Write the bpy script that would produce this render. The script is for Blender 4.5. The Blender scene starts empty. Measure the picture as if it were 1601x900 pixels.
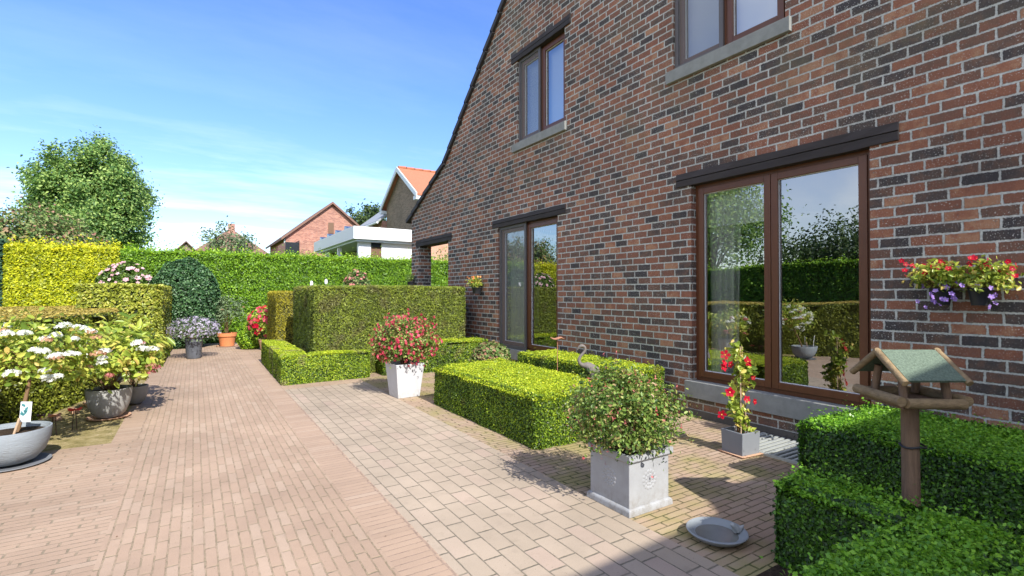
import bpy, math, random
import numpy as np
from mathutils import Vector
random.seed(7); RNG = np.random.default_rng(11)
sc = bpy.context.scene
COL = sc.collection
R = math.radians
PI = math.pi

# ------------------------------------------------------------------ materials
def new_mat(name):
    m = bpy.data.materials.new(name); m.use_nodes = True
    nt = m.node_tree; nt.nodes.clear()
    out = nt.nodes.new('ShaderNodeOutputMaterial')
    return m, nt, out
class N:
    """tiny node helper"""
    def __init__(s, nt): s.nt = nt
    def node(s, t, **kw):
        n = s.nt.nodes.new(t)
        for k, v in kw.items(): setattr(n, k, v)
        return n
    def put(s, sock, v):
        if isinstance(v, bpy.types.NodeSocket): s.nt.links.new(v, sock)
        elif isinstance(v, (tuple, list)) and len(v) == 3 and sock.type == 'RGBA': sock.default_value = (*v, 1)
        else: sock.default_value = v
    def m(s, op, a, b=0.0, c=None, clamp=False):
        n = s.node('ShaderNodeMath', operation=op, use_clamp=clamp)
        s.put(n.inputs[0], a); s.put(n.inputs[1], b)
        if c is not None: s.put(n.inputs[2], c)
        return n.outputs[0]
    def noise(s, vec, scale, detail=3, rough=.5):
        n = s.node('ShaderNodeTexNoise'); s.put(n.inputs['Vector'], vec)
        n.inputs['Scale'].default_value = scale; n.inputs['Detail'].default_value = detail; n.inputs['Roughness'].default_value = rough
        return n.outputs['Fac']
    def ramp(s, f, stops, interp='LINEAR'):
        n = s.node('ShaderNodeValToRGB'); n.color_ramp.interpolation = interp
        e = n.color_ramp.elements
        while len(e) < len(stops): e.new(.5)
        for k, (p, c) in enumerate(stops): e[k].position = p; e[k].color = (*c, 1)
        s.put(n.inputs[0], f); return n.outputs[0]
    def mapr(s, f, a, b, c=0, d=1):
        n = s.node('ShaderNodeMapRange'); s.put(n.inputs[0], f)
        for i, v in enumerate((a, b, c, d)): n.inputs[1+i].default_value = v
        return n.outputs[0]
    def mix(s, f, a, b, mode='MIX'):
        n = s.node('ShaderNodeMix', data_type='RGBA', blend_type=mode)
        s.put(n.inputs[0], f); s.put(n.inputs[6], a); s.put(n.inputs[7], b); return n.outputs[2]
    def mul(s, col, f):
        n = s.node('ShaderNodeVectorMath', operation='SCALE'); s.put(n.inputs[0], col); s.put(n.inputs['Scale'], f); return n.outputs[0]
    def comb(s, x, y, z=0.0):
        n = s.node('ShaderNodeCombineXYZ'); s.put(n.inputs[0], x); s.put(n.inputs[1], y); s.put(n.inputs[2], z); return n.outputs[0]
    def bump(s, h, dist, strength=1):
        n = s.node('ShaderNodeBump'); s.put(n.inputs['Height'], h); n.inputs['Distance'].default_value = dist; n.inputs['Strength'].default_value = strength
        return n.outputs[0]
    def bsdf(s, out, col, rough=.7, normal=None, spec=.5, metal=0):
        n = s.node('ShaderNodeBsdfPrincipled'); s.put(n.inputs['Base Color'], col); s.put(n.inputs['Roughness'], rough)
        n.inputs['Specular IOR Level'].default_value = spec; n.inputs['Metallic'].default_value = metal
        if normal is not None: s.put(n.inputs['Normal'], normal)
        if out is not None: s.nt.links.new(n.outputs[0], out.inputs[0])
        return n.outputs[0]

def simple(name, col, rough=.6, var=.15, scale=8, bump=0.0, bscale=60, spec=.4, metal=0, stretch=None, dirt=0):
    m, nt, out = new_mat(name); h = N(nt)
    tc = h.node('ShaderNodeTexCoord').outputs['Object']
    if stretch:
        mp = h.node('ShaderNodeMapping'); h.put(mp.inputs[0], tc); mp.inputs['Scale'].default_value = stretch; tc = mp.outputs[0]
    f = h.noise(tc, scale, 5, .6)
    c = h.mul(tuple(col), h.mapr(f, .25, .75, 1-var, 1+var)) if False else h.mix(f, tuple(x*(1-var) for x in col), tuple(min(1, x*(1+var)) for x in col))
    nrm = h.bump(h.noise(tc, bscale, 4, .6), bump) if bump else None
    if dirt:   # soil splashes low down, water marks higher up
        p = h.node('ShaderNodeNewGeometry').outputs['Position']; sz = h.node('ShaderNodeSeparateXYZ'); h.put(sz.inputs[0], p)
        df = h.m('MULTIPLY', h.mapr(sz.outputs[2], .01, .14, 1, .12), h.mapr(h.noise(p, 16, 5, .75), .42, .66), clamp=True)
        st = h.node('ShaderNodeMapping'); h.put(st.inputs[0], p); st.inputs['Scale'].default_value = (30, 30, 3)
        df = h.m('ADD', df, h.mapr(h.noise(st.outputs[0], 1, 4, .7), .55, .75, 0, .35), clamp=True)
        c = h.mix(h.m('MULTIPLY', df, dirt), c, (.17, .14, .10))
    h.bsdf(out, c, rough, nrm, spec, metal)
    return m

def masonry(name, mode, L, H, joint, stops, jcol, rough=.85, bumpd=.004, warp=.002, speck=0, shift=.5, rnd_shift=.12,
            moss=0.0, mosscol=(.16, .17, .05), tone=.12, grain=.25, phase=(0, 0), stain=0.0, vis=0.0, inner=(24, 1.2), smear=0.0, algae=0.0, cross=1.0, grit=0.0):
    m, nt, out = new_mat(name); h = N(nt)
    pos = h.node('ShaderNodeNewGeometry').outputs['Position']
    sx = h.node('ShaderNodeSeparateXYZ'); h.put(sx.inputs[0], pos); x, y, z = sx.outputs
    if mode == 'wall': u, v = h.m('ADD', x, y), z
    elif mode == 'along_y': u, v = y, x
    else: u, v = x, y
    wn = h.noise(pos, 9, 2); wn2 = h.noise(pos, 55, 2)
    u = h.m('ADD', u, h.m('MULTIPLY_ADD', wn, warp*3, h.m('MULTIPLY_ADD', wn2, warp*2, phase[0])))
    v = h.m('ADD', v, h.m('MULTIPLY_ADD', wn, -warp*2, h.m('MULTIPLY_ADD', wn2, warp*2, phase[1])))
    r = h.m('FLOOR', h.m('DIVIDE', v, H))
    w1 = h.node('ShaderNodeTexWhiteNoise', noise_dimensions='1D'); h.put(w1.inputs['W'], r)
    off = h.m('ADD', h.m('MULTIPLY', r, shift), h.m('MULTIPLY', w1.outputs['Value'], rnd_shift))
    uu = h.m('ADD', h.m('DIVIDE', u, L), off); ix = h.m('FLOOR', uu)
    fu = h.m('FRACT', uu); fv = h.m('FRACT', h.m('DIVIDE', v, H))
    du = h.m('MULTIPLY', h.m('MINIMUM', fu, h.m('SUBTRACT', 1, fu)), L)
    dv = h.m('MULTIPLY', h.m('MINIMUM', fv, h.m('SUBTRACT', 1, fv)), H)
    dd = h.m('SUBTRACT', h.m('MINIMUM', h.m('MULTIPLY', du, cross), dv), h.m('MULTIPLY', h.m('SUBTRACT', h.noise(pos, 130, 2), .5), joint*.8))
    mask = h.mapr(dd, joint*.42, joint*.42+.0022)
    w2 = h.node('ShaderNodeTexWhiteNoise', noise_dimensions='2D'); h.put(w2.inputs['Vector'], h.comb(ix, r))
    inn = h.noise(pos, inner[0], 4, .65)
    fac = h.m('ADD', w2.outputs['Value'], h.m('MULTIPLY', h.m('SUBTRACT', inn, .5), grain*inner[1]), clamp=True)
    col = h.ramp(fac, stops)
    fine = h.noise(pos, 220, 3, .7)
    col = h.mul(col, h.mapr(fine, .25, .75, 1-grain, 1+grain))
    if speck:
        sp = h.mapr(h.noise(pos, 95, 2, .6), .625, .67)
        gate = h.mapr(h.noise(pos, 3.2, 2), .4, .6, .15, 1)
        col = h.mix(h.m('MULTIPLY', h.m('MULTIPLY', sp, gate), speck), col, (.62, .6, .55))
    jc = h.mul(tuple(jcol), h.mapr(h.noise(pos, 40, 3), .3, .7, .75, 1.2))
    if moss:
        mf = h.m('MULTIPLY', h.mapr(h.noise(pos, 2.1, 3, .65), .42, .62), moss)
        col = h.mix(h.m('MULTIPLY', mf, .8), col, mosscol); jc = h.mix(mf, jc, (.07, .09, .025))
    if vis:
        mask = h.m('MAXIMUM', mask, h.m('MULTIPLY', h.mapr(h.noise(pos, 14, 4, .7), .42, .62), vis))
    if smear:
        mask = h.m('MULTIPLY', mask, h.m('SUBTRACT', 1, h.mapr(h.noise(pos, 30, 5, .75), .62, .70, 0, smear)))
    col = h.mix(mask, jc, col)
    if grit:
        gf = h.m('MULTIPLY', h.mapr(h.noise(pos, 75, 3, .75), .665, .70), h.mapr(h.noise(pos, 2.3, 3, .6), .42, .6))
        col = h.mix(h.m('MULTIPLY', gf, grit), col, (.13, .11, .06))
    if algae:   # damp streaks below the upper sills and on the foot of the wall
        az = h.m('MULTIPLY', h.mapr(h.m('ABSOLUTE', h.m('SUBTRACT', z, 3.25)), .0, .5, 1, 0), h.mapr(h.noise(pos, 2.6, 4, .7), .45, .65))
        af = h.m('ADD', h.m('MULTIPLY', az, .5), h.m('MULTIPLY', h.mapr(z, .05, .5, 1, 0), h.mapr(h.noise(pos, 4, 4, .7), .4, .6)), clamp=True)
        af = h.m('ADD', af, h.m('MULTIPLY', h.mapr(z, 2.0, 5.0), h.mapr(h.noise(pos, 1.3, 5, .7), .48, .66, 0, .55)), clamp=True)
        col = h.mix(h.m('MULTIPLY', af, algae), col, (.19, .17, .10))
    big = h.noise(pos, 1.1, 4, .6)
    col = h.mul(col, h.mapr(big, .3, .7, 1-tone, 1+tone))
    if stain:
        st = h.mapr(h.noise(pos, 7, 4, .7), .55, .75, 0, stain); col = h.mix(st, col, (.18, .15, .11))
    ht = h.m('ADD', h.m('MULTIPLY', mask, 1.0), h.m('MULTIPLY', fine, .25)); ht = h.m('ADD', ht, h.m('MULTIPLY', inn, .35))
    h.bsdf(out, col, rough, h.bump(ht, bumpd), .25)
    return m

def leafmat(name, stops, trans=.3, rough=.45, spec=.35, patch=None):
    m, nt, out = new_mat(name); h = N(nt)
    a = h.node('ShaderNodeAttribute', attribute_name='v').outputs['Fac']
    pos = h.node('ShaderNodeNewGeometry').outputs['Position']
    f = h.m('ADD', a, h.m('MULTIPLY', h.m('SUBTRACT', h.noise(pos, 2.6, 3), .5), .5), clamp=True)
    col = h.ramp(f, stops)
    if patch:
        col = h.mix(h.mapr(h.noise(pos, patch[1], 3, .6), patch[2], patch[2]+.1, 0, patch[3]), col, patch[0])
    b = h.bsdf(None, col, rough, None, spec)
    t = h.node('ShaderNodeBsdfTranslucent'); h.put(t.inputs[0], h.mul(col, 1.15))
    mx = h.node('ShaderNodeMixShader'); mx.inputs[0].default_value = trans
    nt.links.new(b, mx.inputs[1]); nt.links.new(t.outputs[0], mx.inputs[2]); nt.links.new(mx.outputs[0], out.inputs[0])
    return m

# ------------------------------------------------------------------ objects
ORI = {}
def tag(o, label=None, cat=None, group=None, kind=None):
    if label: o['label'] = label
    if cat: o['category'] = cat
    if group: o['group'] = group
    if kind: o['kind'] = kind
    return o
def thing(name, loc, label, cat, group=None):
    o = bpy.data.objects.new(name, None); COL.objects.link(o); o.location = loc; o.empty_display_size = .05
    ORI[o] = Vector(loc); return tag(o, label, cat, group)
def link(name, me, parent=None, origin=None):
    o = bpy.data.objects.new(name, me); COL.objects.link(o)
    if parent is not None: o.parent = parent; ORI[o] = ORI.get(parent, Vector((0, 0, 0)))
    else: ORI[o] = Vector(origin) if origin is not None else Vector((0, 0, 0)); o.location = ORI[o]
    return o

class MB:
    def __init__(s): s.v = []; s.f = []
    def add(s, vs, fs):
        k = len(s.v); s.v += [tuple(map(float, q)) for q in vs]; s.f += [tuple(k+i for i in f) for f in fs]; return s
    def box(s, x0, x1, y0, y1, z0, z1):
        return s.add([(x0,y0,z0),(x1,y0,z0),(x1,y1,z0),(x0,y1,z0),(x0,y0,z1),(x1,y0,z1),(x1,y1,z1),(x0,y1,z1)],
                     [(0,3,2,1),(4,5,6,7),(0,1,5,4),(1,2,6,5),(2,3,7,6),(3,0,4,7)])
    def obox(s, c, ax, ay, az, dx, dy, dz):
        c = Vector(c); ax, ay, az = Vector(ax)*dx/2, Vector(ay)*dy/2, Vector(az)*dz/2
        p = [c+ax*i+ay*j+az*k for k in (-1, 1) for i, j in ((-1,-1),(1,-1),(1,1),(-1,1))]
        return s.add(p, [(0,3,2,1),(4,5,6,7),(0,1,5,4),(1,2,6,5),(2,3,7,6),(3,0,4,7)])
    def prism(s, poly, z0, z1):
        n = len(poly)
        vs = [(x, y, z0) for x, y in poly]+[(x, y, z1) for x, y in poly]
        return s.add(vs, [tuple(range(n))[::-1], tuple(range(n, 2*n))]+[(i, (i+1) % n, n+(i+1) % n, n+i) for i in range(n)])
    def tube(s, pts, rad, seg=8, cap=True):
        pts = [Vector(p) for p in pts]; n = len(pts)
        if not isinstance(rad, (list, tuple)): rad = [rad]*n
        vs = []; up = None
        for i, p in enumerate(pts):
            t = (pts[min(i+1, n-1)]-pts[max(i-1, 0)]).normalized()
            if up is None: up = Vector((0, 0, 1)) if abs(t.z) < .9 else Vector((1, 0, 0))
            a = t.cross(up).normalized(); b = a.cross(t).normalized(); up = b
            for k in range(seg):
                an = 2*PI*k/seg; vs.append(p+(a*math.cos(an)+b*math.sin(an))*rad[i])
        fs = [(i*seg+k, i*seg+(k+1) % seg, (i+1)*seg+(k+1) % seg, (i+1)*seg+k) for i in range(n-1) for k in range(seg)]
        if cap: fs += [tuple(range(seg))[::-1], tuple(range((n-1)*seg, n*seg))]
        return s.add(vs, fs)
    def lathe(s, c, prof, seg=32, sq=0):
        vs = []
        for r, z in prof:
            for k in range(seg):
                an = 2*PI*k/seg; vs.append((c[0]+r*math.cos(an), c[1]+r*math.sin(an), c[2]+z))
        n = len(prof)
        fs = [(i*seg+k, i*seg+(k+1) % seg, (i+1)*seg+(k+1) % seg, (i+1)*seg+k) for i in range(n-1) for k in range(seg)]
        return s.add(vs, fs)
    def build(s, name, mat, parent=None, smooth=False, bevel=0, origin=None, seg=2):
        me = bpy.data.meshes.new(name)
        o_ = ORI[parent] if parent is not None else (Vector(origin) if origin is not None else Vector((0, 0, 0)))
        me.from_pydata([(x-o_.x, y-o_.y, z-o_.z) for x, y, z in s.v], [], s.f)
        me.materials.append(mat)
        if smooth: me.polygons.foreach_set('use_smooth', [True]*len(me.polygons))
        me.update()
        o = link(name, me, parent, origin)
        if bevel:
            b = o.modifiers.new('b', 'BEVEL'); b.width = bevel; b.segments = seg; b.limit_method = 'ANGLE'
            if smooth: pass
        if smooth and not bevel:
            w = o.modifiers.new('e', 'EDGE_SPLIT'); w.split_angle = R(40)
        return o

# quad clouds (leaves, petals) -------------------------------------------------
T_DIA = (np.array([(-.5,0,0),(0,.28,.05),(.5,0,0),(0,-.28,.05)]), np.array([(0,1,2,3)]))
T_BOX = (np.array([(-.5,0,0),(.05,.34,.1),(.5,0,0),(.05,-.34,.1)]), np.array([(0,1,2,3)]))
T_NEE = (np.array([(-.5,0,0),(0,.11,.02),(.5,0,0),(0,-.11,.02)]), np.array([(0,1,2,3)]))
T_LEAF = (np.array([(-.5,0,0),(-.22,.26,.09),(.14,.24,.07),(.5,0,-.1),(-.22,-.26,.09),(.14,-.24,.07)]), np.array([(0,3,2,1),(0,4,5,3)]))
T_LONG = (np.array([(-.5,0,0),(-.15,.15,.06),(.15,.13,.02),(.5,0,-.14),(-.15,-.15,.06),(.15,-.13,.02)]), np.array([(0,3,2,1),(0,4,5,3)]))
def star(n, w=.3, cup=.15):
    vs = [(0, 0, 0)]; fs = []
    for k in range(n):
        a = 2*PI*k/n
        for da, r, z in ((-w, .38, cup*.6), (0, .5, cup), (w, .38, cup*.6)): vs.append((r*math.cos(a+da), r*math.sin(a+da), z))
        fs.append((0, 1+3*k, 2+3*k, 3+3*k))
    return np.array(vs), np.array(fs)
T_STAR = star(5, .5, .12); T_FOUR = star(4, .62, .05)
def frames(Nn, jit, hint=None, hw=0.0):
    n = Nn+jit*RNG.normal(size=Nn.shape); n /= np.linalg.norm(n, axis=1, keepdims=True)+1e-9
    t = RNG.normal(size=Nn.shape)
    if hint is not None: t = t*(1-hw)+np.asarray(hint)*hw*2
    t -= n*(t*n).sum(1, keepdims=True); t /= np.linalg.norm(t, axis=1, keepdims=True)+1e-9
    return t, np.cross(n, t), n
class QC:
    def __init__(s): s.V = []; s.F = []; s.A = []; s.M = []; s.k = 0
    def add(s, P, Nn, size, tm, jit=.5, v=None, mi=0, hint=None, hw=0.0):
        P = np.asarray(P, float).reshape(-1, 3); Nn = np.broadcast_to(np.asarray(Nn, float), P.shape)
        n = len(P)
        if n == 0: return s
        size = np.broadcast_to(np.asarray(size, float), (n,))
        t, b, nn = frames(Nn, jit, hint, hw); tv, tf = tm; k = len(tv)
        W = P[:, None, :]+size[:, None, None]*(tv[None, :, 0:1]*t[:, None]+tv[None, :, 1:2]*b[:, None]+tv[None, :, 2:3]*nn[:, None])
        s.V.append(W.reshape(-1, 3)); s.F.append((tf[None]+(np.arange(n)*k)[:, None, None]+s.k).reshape(-1, 4))
        if v is None: v = RNG.random(n)
        s.A.append(np.repeat(np.broadcast_to(v, (n,)), len(tf))); s.M.append(np.full(n*len(tf), mi)); s.k += n*k
        return s
    def raw(s, V, F, v=0.3, mi=0):
        V = np.asarray(V, float); F = np.asarray(F)
        s.V.append(V); s.F.append(F+s.k); s.A.append(np.full(len(F), v)); s.M.append(np.full(len(F), mi)); s.k += len(V); return s
    def build(s, name, mats, parent=None, origin=None):
        V = np.concatenate(s.V); F = np.concatenate(s.F); A = np.concatenate(s.A); M = np.concatenate(s.M)
        o_ = ORI[parent] if parent is not None else (Vector(origin) if origin is not None else Vector((0, 0, 0)))
        V = V-np.array(o_)
        me = bpy.data.meshes.new(name)
        me.vertices.add(len(V)); me.vertices.foreach_set('co', V.astype(np.float32).ravel())
        me.loops.add(F.size); me.loops.foreach_set('vertex_index', F.astype(np.int32).ravel())
        me.polygons.add(len(F)); me.polygons.foreach_set('loop_start', (np.arange(len(F))*4).astype(np.int32))
        me.polygons.foreach_set('material_index', M.astype(np.int32))
        at = me.attributes.new('v', 'FLOAT', 'FACE'); at.data.foreach_set('value', A.astype(np.float32))
        for m in (mats if isinstance(mats, (list, tuple)) else [mats]): me.materials.append(m)
        me.update(calc_edges=True)
        return link(name, me, parent, origin)

def wob(P, f=1.0):
    x, y, z = P[:, 0], P[:, 1], P[:, 2]
    return (np.sin(7.3*f*x+2.1*z*f)+np.sin(9.1*f*y+1.3)+np.sin(8.2*f*z+3.1*f*x)+np.sin(17*f*x+13*f*y)*.6+np.sin(23*f*z+15*f*y+1)*.5)/4

def hedge(name, label, poly, z1, leaf, dens, tm, mats, group=None, cat='hedge', z0=.0, jit=.55, amp=.012, topbright=.35, core=.03,
          dlow=1.0, hint=None, hw=0, z1s=None, rag=0.0, topdens=1.0, skip=(), vbias=0.0):
    """clipped hedge: a dark twiggy core and a skin of leaves"""
    ztop = (lambda P: np.full(len(P), z1)) if z1s is None else (lambda P: z1s(P[:, 0], P[:, 1]))
    q = QC(); n = len(poly); pa = np.array(poly, float)
    area = .5*sum(poly[i][0]*poly[(i+1) % n][1]-poly[(i+1) % n][0]*poly[i][1] for i in range(n)); sg = 1 if area > 0 else -1
    # core
    cen = pa.mean(0)
    nrm = []
    for i in range(n):
        d = pa[(i+1) % n]-pa[i]; L = np.hypot(*d); nrm.append(np.array([d[1], -d[0]])/L*sg)
    inner = []
    for i in range(n):
        a, b = nrm[i-1], nrm[i]; inner.append(pa[i]-(a+b)/(1+a@b)*core)
    inner = np.array(inner)
    for i in range(n):
        j = (i+1) % n; A, B = inner[i], inner[j]
        za, zb = ztop(np.array([A]))[0]-core, ztop(np.array([B]))[0]-core
        q.raw([(A[0], A[1], z0), (B[0], B[1], z0), (B[0], B[1], zb), (A[0], A[1], za)], [(0, 1, 2, 3)], .1, 1)
    # top core through triangulation fan into quads via grid clipping
    x0, y0 = inner.min(0); x1, y1 = inner.max(0)
    def inside(P, pp):
        c = np.zeros(len(P), bool); m = len(pp)
        for i in range(m):
            a, b = pp[i], pp[(i+1) % m]
            cond = ((a[1] > P[:, 1]) != (b[1] > P[:, 1]))
            with np.errstate(divide='ignore', invalid='ignore'):
                xi = (b[0]-a[0])*(P[:, 1]-a[1])/(b[1]-a[1])+a[0]
            c ^= cond & (P[:, 0] < xi)
        return c
    st = max(.04, min(.25, (x1-x0)/12)); gx = np.arange(x0, x1, st); gy = np.arange(y0, y1, st)
    cs = [(a, b) for a in gx for b in gy]
    ci = inside(np.array([(a+st/2, b+st/2) for a, b in cs]), inner)
    for (a, b), k in zip(cs, ci):
        if k:
            P = np.array([(a, b), (a+st, b), (a+st, b+st), (a, b+st)]); zz = ztop(P)-core
            q.raw([(P[t][0], P[t][1], zz[t]) for t in range(4)], [(0, 1, 2, 3)], .1, 1)
    # sides
    for i in range(n):
        if i in skip: continue
        A, B = pa[i], pa[(i+1) % n]; L = np.hypot(*(B-A)); zm = ztop(pa[[i, (i+1) % n]]).mean()
        m = int(L*(zm-z0)*dens*dlow); t = RNG.random(m); P2 = A+(B-A)*t[:, None]; zt = ztop(P2)
        z = z0+(zt-z0)*RNG.random(m); nn = np.zeros((m, 3)); nn[:, :2] = nrm[i]
        P = np.column_stack([P2, z]); dep = RNG.exponential(core*.45, m)
        edge = np.clip(1-(zt-z)/.07, 0, 1)**2*.035+np.clip(1-np.minimum(t, 1-t)*L/.07, 0, 1)**2*.025
        P += nn*(amp*wob(P)-dep-edge+rag*RNG.exponential(1, m)*(RNG.random(m) < .06))[:, None]
        nn[:, 2] += .35+edge*20
        q.add(P, nn, leaf*(.7+.6*RNG.random(m)), tm, jit, v=np.clip(RNG.random(m)*.72-dep*4+vbias, 0, 1), mi=0, hint=hint, hw=hw)  # negative vbias paints shade into side leaf colour, besides older darker leaves
    # top
    x0, y0 = pa.min(0); x1, y1 = pa.max(0); m = int((x1-x0)*(y1-y0)*dens*topdens)
    P2 = np.column_stack([x0+(x1-x0)*RNG.random(m), y0+(y1-y0)*RNG.random(m)]); P2 = P2[inside(P2, pa)]; m = len(P2)
    if m:
        P = np.column_stack([P2, ztop(P2)]); dep = RNG.exponential(core*.35, m)
        ed = np.full(m, 9.)
        for i in range(n):
            ed = np.minimum(ed, -((P2-pa[i])@nrm[i])+ (9 if False else 0))
        ed = np.clip(1-np.abs(ed)/.06, 0, 1)**2*.028
        P[:, 2] += amp*wob(P)-dep-ed+rag*1.6*RNG.exponential(1, m)*(RNG.random(m) < .12)
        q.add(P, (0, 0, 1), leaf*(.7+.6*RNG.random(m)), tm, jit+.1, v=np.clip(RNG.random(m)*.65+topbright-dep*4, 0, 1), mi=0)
    o = q.build(name, mats, origin=(cen[0], cen[1], 0))
    return tag(o, label, cat, group)

# ------------------------------------------------------------------ material library
BR = [(0, (.060, .054, .056)), (.18, (.095, .072, .064)), (.34, (.155, .092, .068)), (.52, (.205, .096, .066)), (.74, (.25, .106, .068)), (.9, (.30, .13, .078)), (1, (.38, .20, .12))]
M = {}
M['brick'] = masonry('facade brick', 'wall', .195, .0775, .0145, BR, (.50, .50, .465), .88, .007, .0040, speck=1.0, inner=(13, 2.0), smear=.6, algae=.55, rnd_shift=.3, grain=.38, tone=.16)
M['brick2'] = masonry('red brick', 'wall', .21, .065, .012, [(0, (.26, .10, .07)), (.5, (.38, .16, .11)), (1, (.46, .22, .15))], (.42, .35, .30), tone=.08, grain=.1)
M['brick3'] = masonry('brown brick', 'wall', .21, .065, .012, [(0, (.15, .11, .08)), (.5, (.20, .15, .11)), (1, (.25, .18, .13))], (.28, .25, .2), tone=.08, grain=.1)
M['brick4'] = masonry('salmon brick', 'wall', .21, .065, .012, [(0, (.5, .27, .17)), (.5, (.55, .3, .2)), (1, (.6, .34, .22))], (.55, .4, .32), tone=.06, grain=.08)
PV = [(0, (.368, .264, .190)), (.3, (.388, .277, .199)), (.65, (.40, .287, .206)), (1, (.42, .312, .230))]
M['paveY'] = masonry('path bricks lengthwise', 'along_y', .205, .052, .0050, PV, (.28, .225, .145), .9, .0025, .0038, rnd_shift=.35, tone=.15, grain=.13, stain=.14, vis=.75, cross=.62, grit=.7)
M['paveX'] = masonry('path bricks crosswise', 'along_x', .205, .052, .0048, PV, (.25, .205, .14), .9, .0025, .0026, rnd_shift=.35, tone=.15, grain=.13, stain=.14, vis=.75, cross=.62, grit=.7)
M['band'] = masonry('border bricks', 'along_x', .2205, .052, .0042, [(a, tuple(min(1, v*1.03) for v in c)) for a, c in PV], (.29, .21, .16), .9, .0022, .002, shift=0, rnd_shift=.05, tone=.09, grain=.12, phase=(.082, 0), stain=.1, vis=.75, cross=.62, grit=.7)
M['band2'] = masonry('edge bricks', 'along_x', .205, .052, .0045, PV, (.26, .2, .14), .9, .0022, .002, shift=0, rnd_shift=.05, tone=.1, grain=.12, phase=(-.015+.41*2-.2, 0), stain=.1, vis=.75, cross=.62, grit=.7)
M['paveR'] = masonry('mossy path bricks', 'along_x', .205, .052, .006, PV, (.15, .12, .07), .9, .003, .003, rnd_shift=.35, moss=.95, mosscol=(.31, .27, .10), tone=.14, grain=.16, stain=.25, vis=.4, cross=.62, grit=.7)
M['grey'] = masonry('grey beige pavers', 'along_y', .212, .1055, .0048, [(0, (.37, .30, .225)), (.4, (.395, .318, .24)), (.75, (.41, .33, .25)), (1, (.41, .315, .245))], (.17, .15, .11), .9, .0022, .0016, rnd_shift=.4, tone=.16, grain=.12, phase=(0, .0885-.0005), stain=.3, vis=.35, cross=.62, grit=.7)
def ground_mat():
    m, nt, out = new_mat('meadow grass'); h = N(nt); p = h.node('ShaderNodeNewGeometry').outputs['Position']
    c = h.ramp(h.noise(p, 3, 6, .7), [(.3, (.045, .09, .015)), (.55, (.10, .17, .03)), (.75, (.18, .22, .05))])
    h.bsdf(out, c, .9, h.bump(h.noise(p, 60, 4), .02), .2); return m
M['lawn'] = ground_mat()
def soil_mat(name, a, b, c_):
    m, nt, out = new_mat(name); h = N(nt); p = h.node('ShaderNodeNewGeometry').outputs['Position']
    c = h.ramp(h.noise(p, 9, 7, .72), [(.32, a), (.5, b), (.68, c_)])
    h.bsdf(out, c, .95, h.bump(h.noise(p, 70, 5, .7), .012), .15); return m
M['soil'] = soil_mat('garden soil', (.03, .02, .014), (.055, .038, .026), (.10, .07, .05))
M['bed'] = soil_mat('mossy dry soil', (.16, .14, .05), (.33, .27, .12), (.48, .38, .22))
BOXC = [(0, (.045, .085, .012)), (.28, (.13, .23, .018)), (.55, (.34, .46, .028)), (1, (.66, .70, .05))]
M['box'] = leafmat('box leaves', BOXC, .28, .4, patch=((.24, .20, .07), 4.5, .60, .5))
M['boxdry'] = leafmat('box leaves partly dry', BOXC, .28, .45, patch=((.32, .27, .14), 3.2, .56, .75))
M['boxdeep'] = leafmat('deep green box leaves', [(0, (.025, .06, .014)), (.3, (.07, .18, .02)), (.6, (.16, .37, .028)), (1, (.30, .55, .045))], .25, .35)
M['core'] = simple('hedge inside', (.018, .028, .010), .95, .5, 20, .01, 50)
M['corewood'] = simple('yew inside', (.05, .052, .018), .95, .5, 20, .01, 50)
M['yew'] = leafmat('yew needles', [(0, (.06, .085, .014)), (.35, (.14, .185, .025)), (.65, (.29, .35, .04)), (1, (.44, .48, .06))], .15, .5, patch=((.15, .12, .055), 2.5, .52, .55))
M['goldyew'] = leafmat('golden yew needles', [(0, (.12, .11, .012)), (.4, (.32, .29, .02)), (1, (.60, .50, .04))], .2, .5)
M['thuja'] = leafmat('thuja sprays', [(0, (.05, .12, .012)), (.35, (.14, .29, .018)), (.7, (.27, .46, .025)), (1, (.44, .60, .04))], .25, .45)
M['gold'] = leafmat('golden cypress sprays', [(0, (.12, .17, .01)), (.3, (.33, .38, .015)), (.65, (.56, .58, .02)), (1, (.82, .75, .04))], .25, .45)
M['bluegreen'] = leafmat('blue green sprays', [(0, (.02, .06, .035)), (1, (.10, .22, .12))], .2, .5)
M['beech'] = leafmat('hornbeam leaves', [(0, (.09, .11, .016)), (.4, (.27, .32, .035)), (.75, (.50, .52, .08)), (1, (.62, .46, .14))], .3, .4)
M['toplight'] = leafmat('bronzed top leaves', [(0, (.22, .20, .03)), (.5, (.48, .38, .07)), (1, (.68, .50, .13))], .2, .5)
M['holly'] = leafmat('glossy dark leaves', [(0, (.02, .055, .02)), (.5, (.05, .13, .045)), (1, (.13, .25, .09))], .15, .42, .5)
M['green'] = leafmat('fresh green leaves', [(0, (.03, .07, .012)), (.5, (.09, .17, .03)), (1, (.22, .32, .06))], .3, .35)
M['lime'] = leafmat('yellow green leaves', [(0, (.12, .20, .025)), (.4, (.34, .44, .06)), (.85, (.58, .62, .11)), (1, (.65, .48, .14))], .35, .35)
M['fuchsia'] = leafmat('fuchsia leaves', [(0, (.06, .12, .025)), (.45, (.17, .28, .05)), (.82, (.34, .42, .10)), (1, (.45, .26, .16))], .3, .4)
M['sage'] = leafmat('grey green leaves', [(0, (.07, .12, .05)), (1, (.26, .34, .17))], .25, .5)
M['tree'] = leafmat('tree leaves', [(0, (.06, .14, .04)), (.45, (.17, .31, .07)), (1, (.42, .54, .15))], .3, .5)
M['tree2'] = leafmat('dark tree leaves', [(0, (.03, .06, .02)), (.5, (.07, .12, .035)), (1, (.15, .21, .06))], .3, .5)
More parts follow.
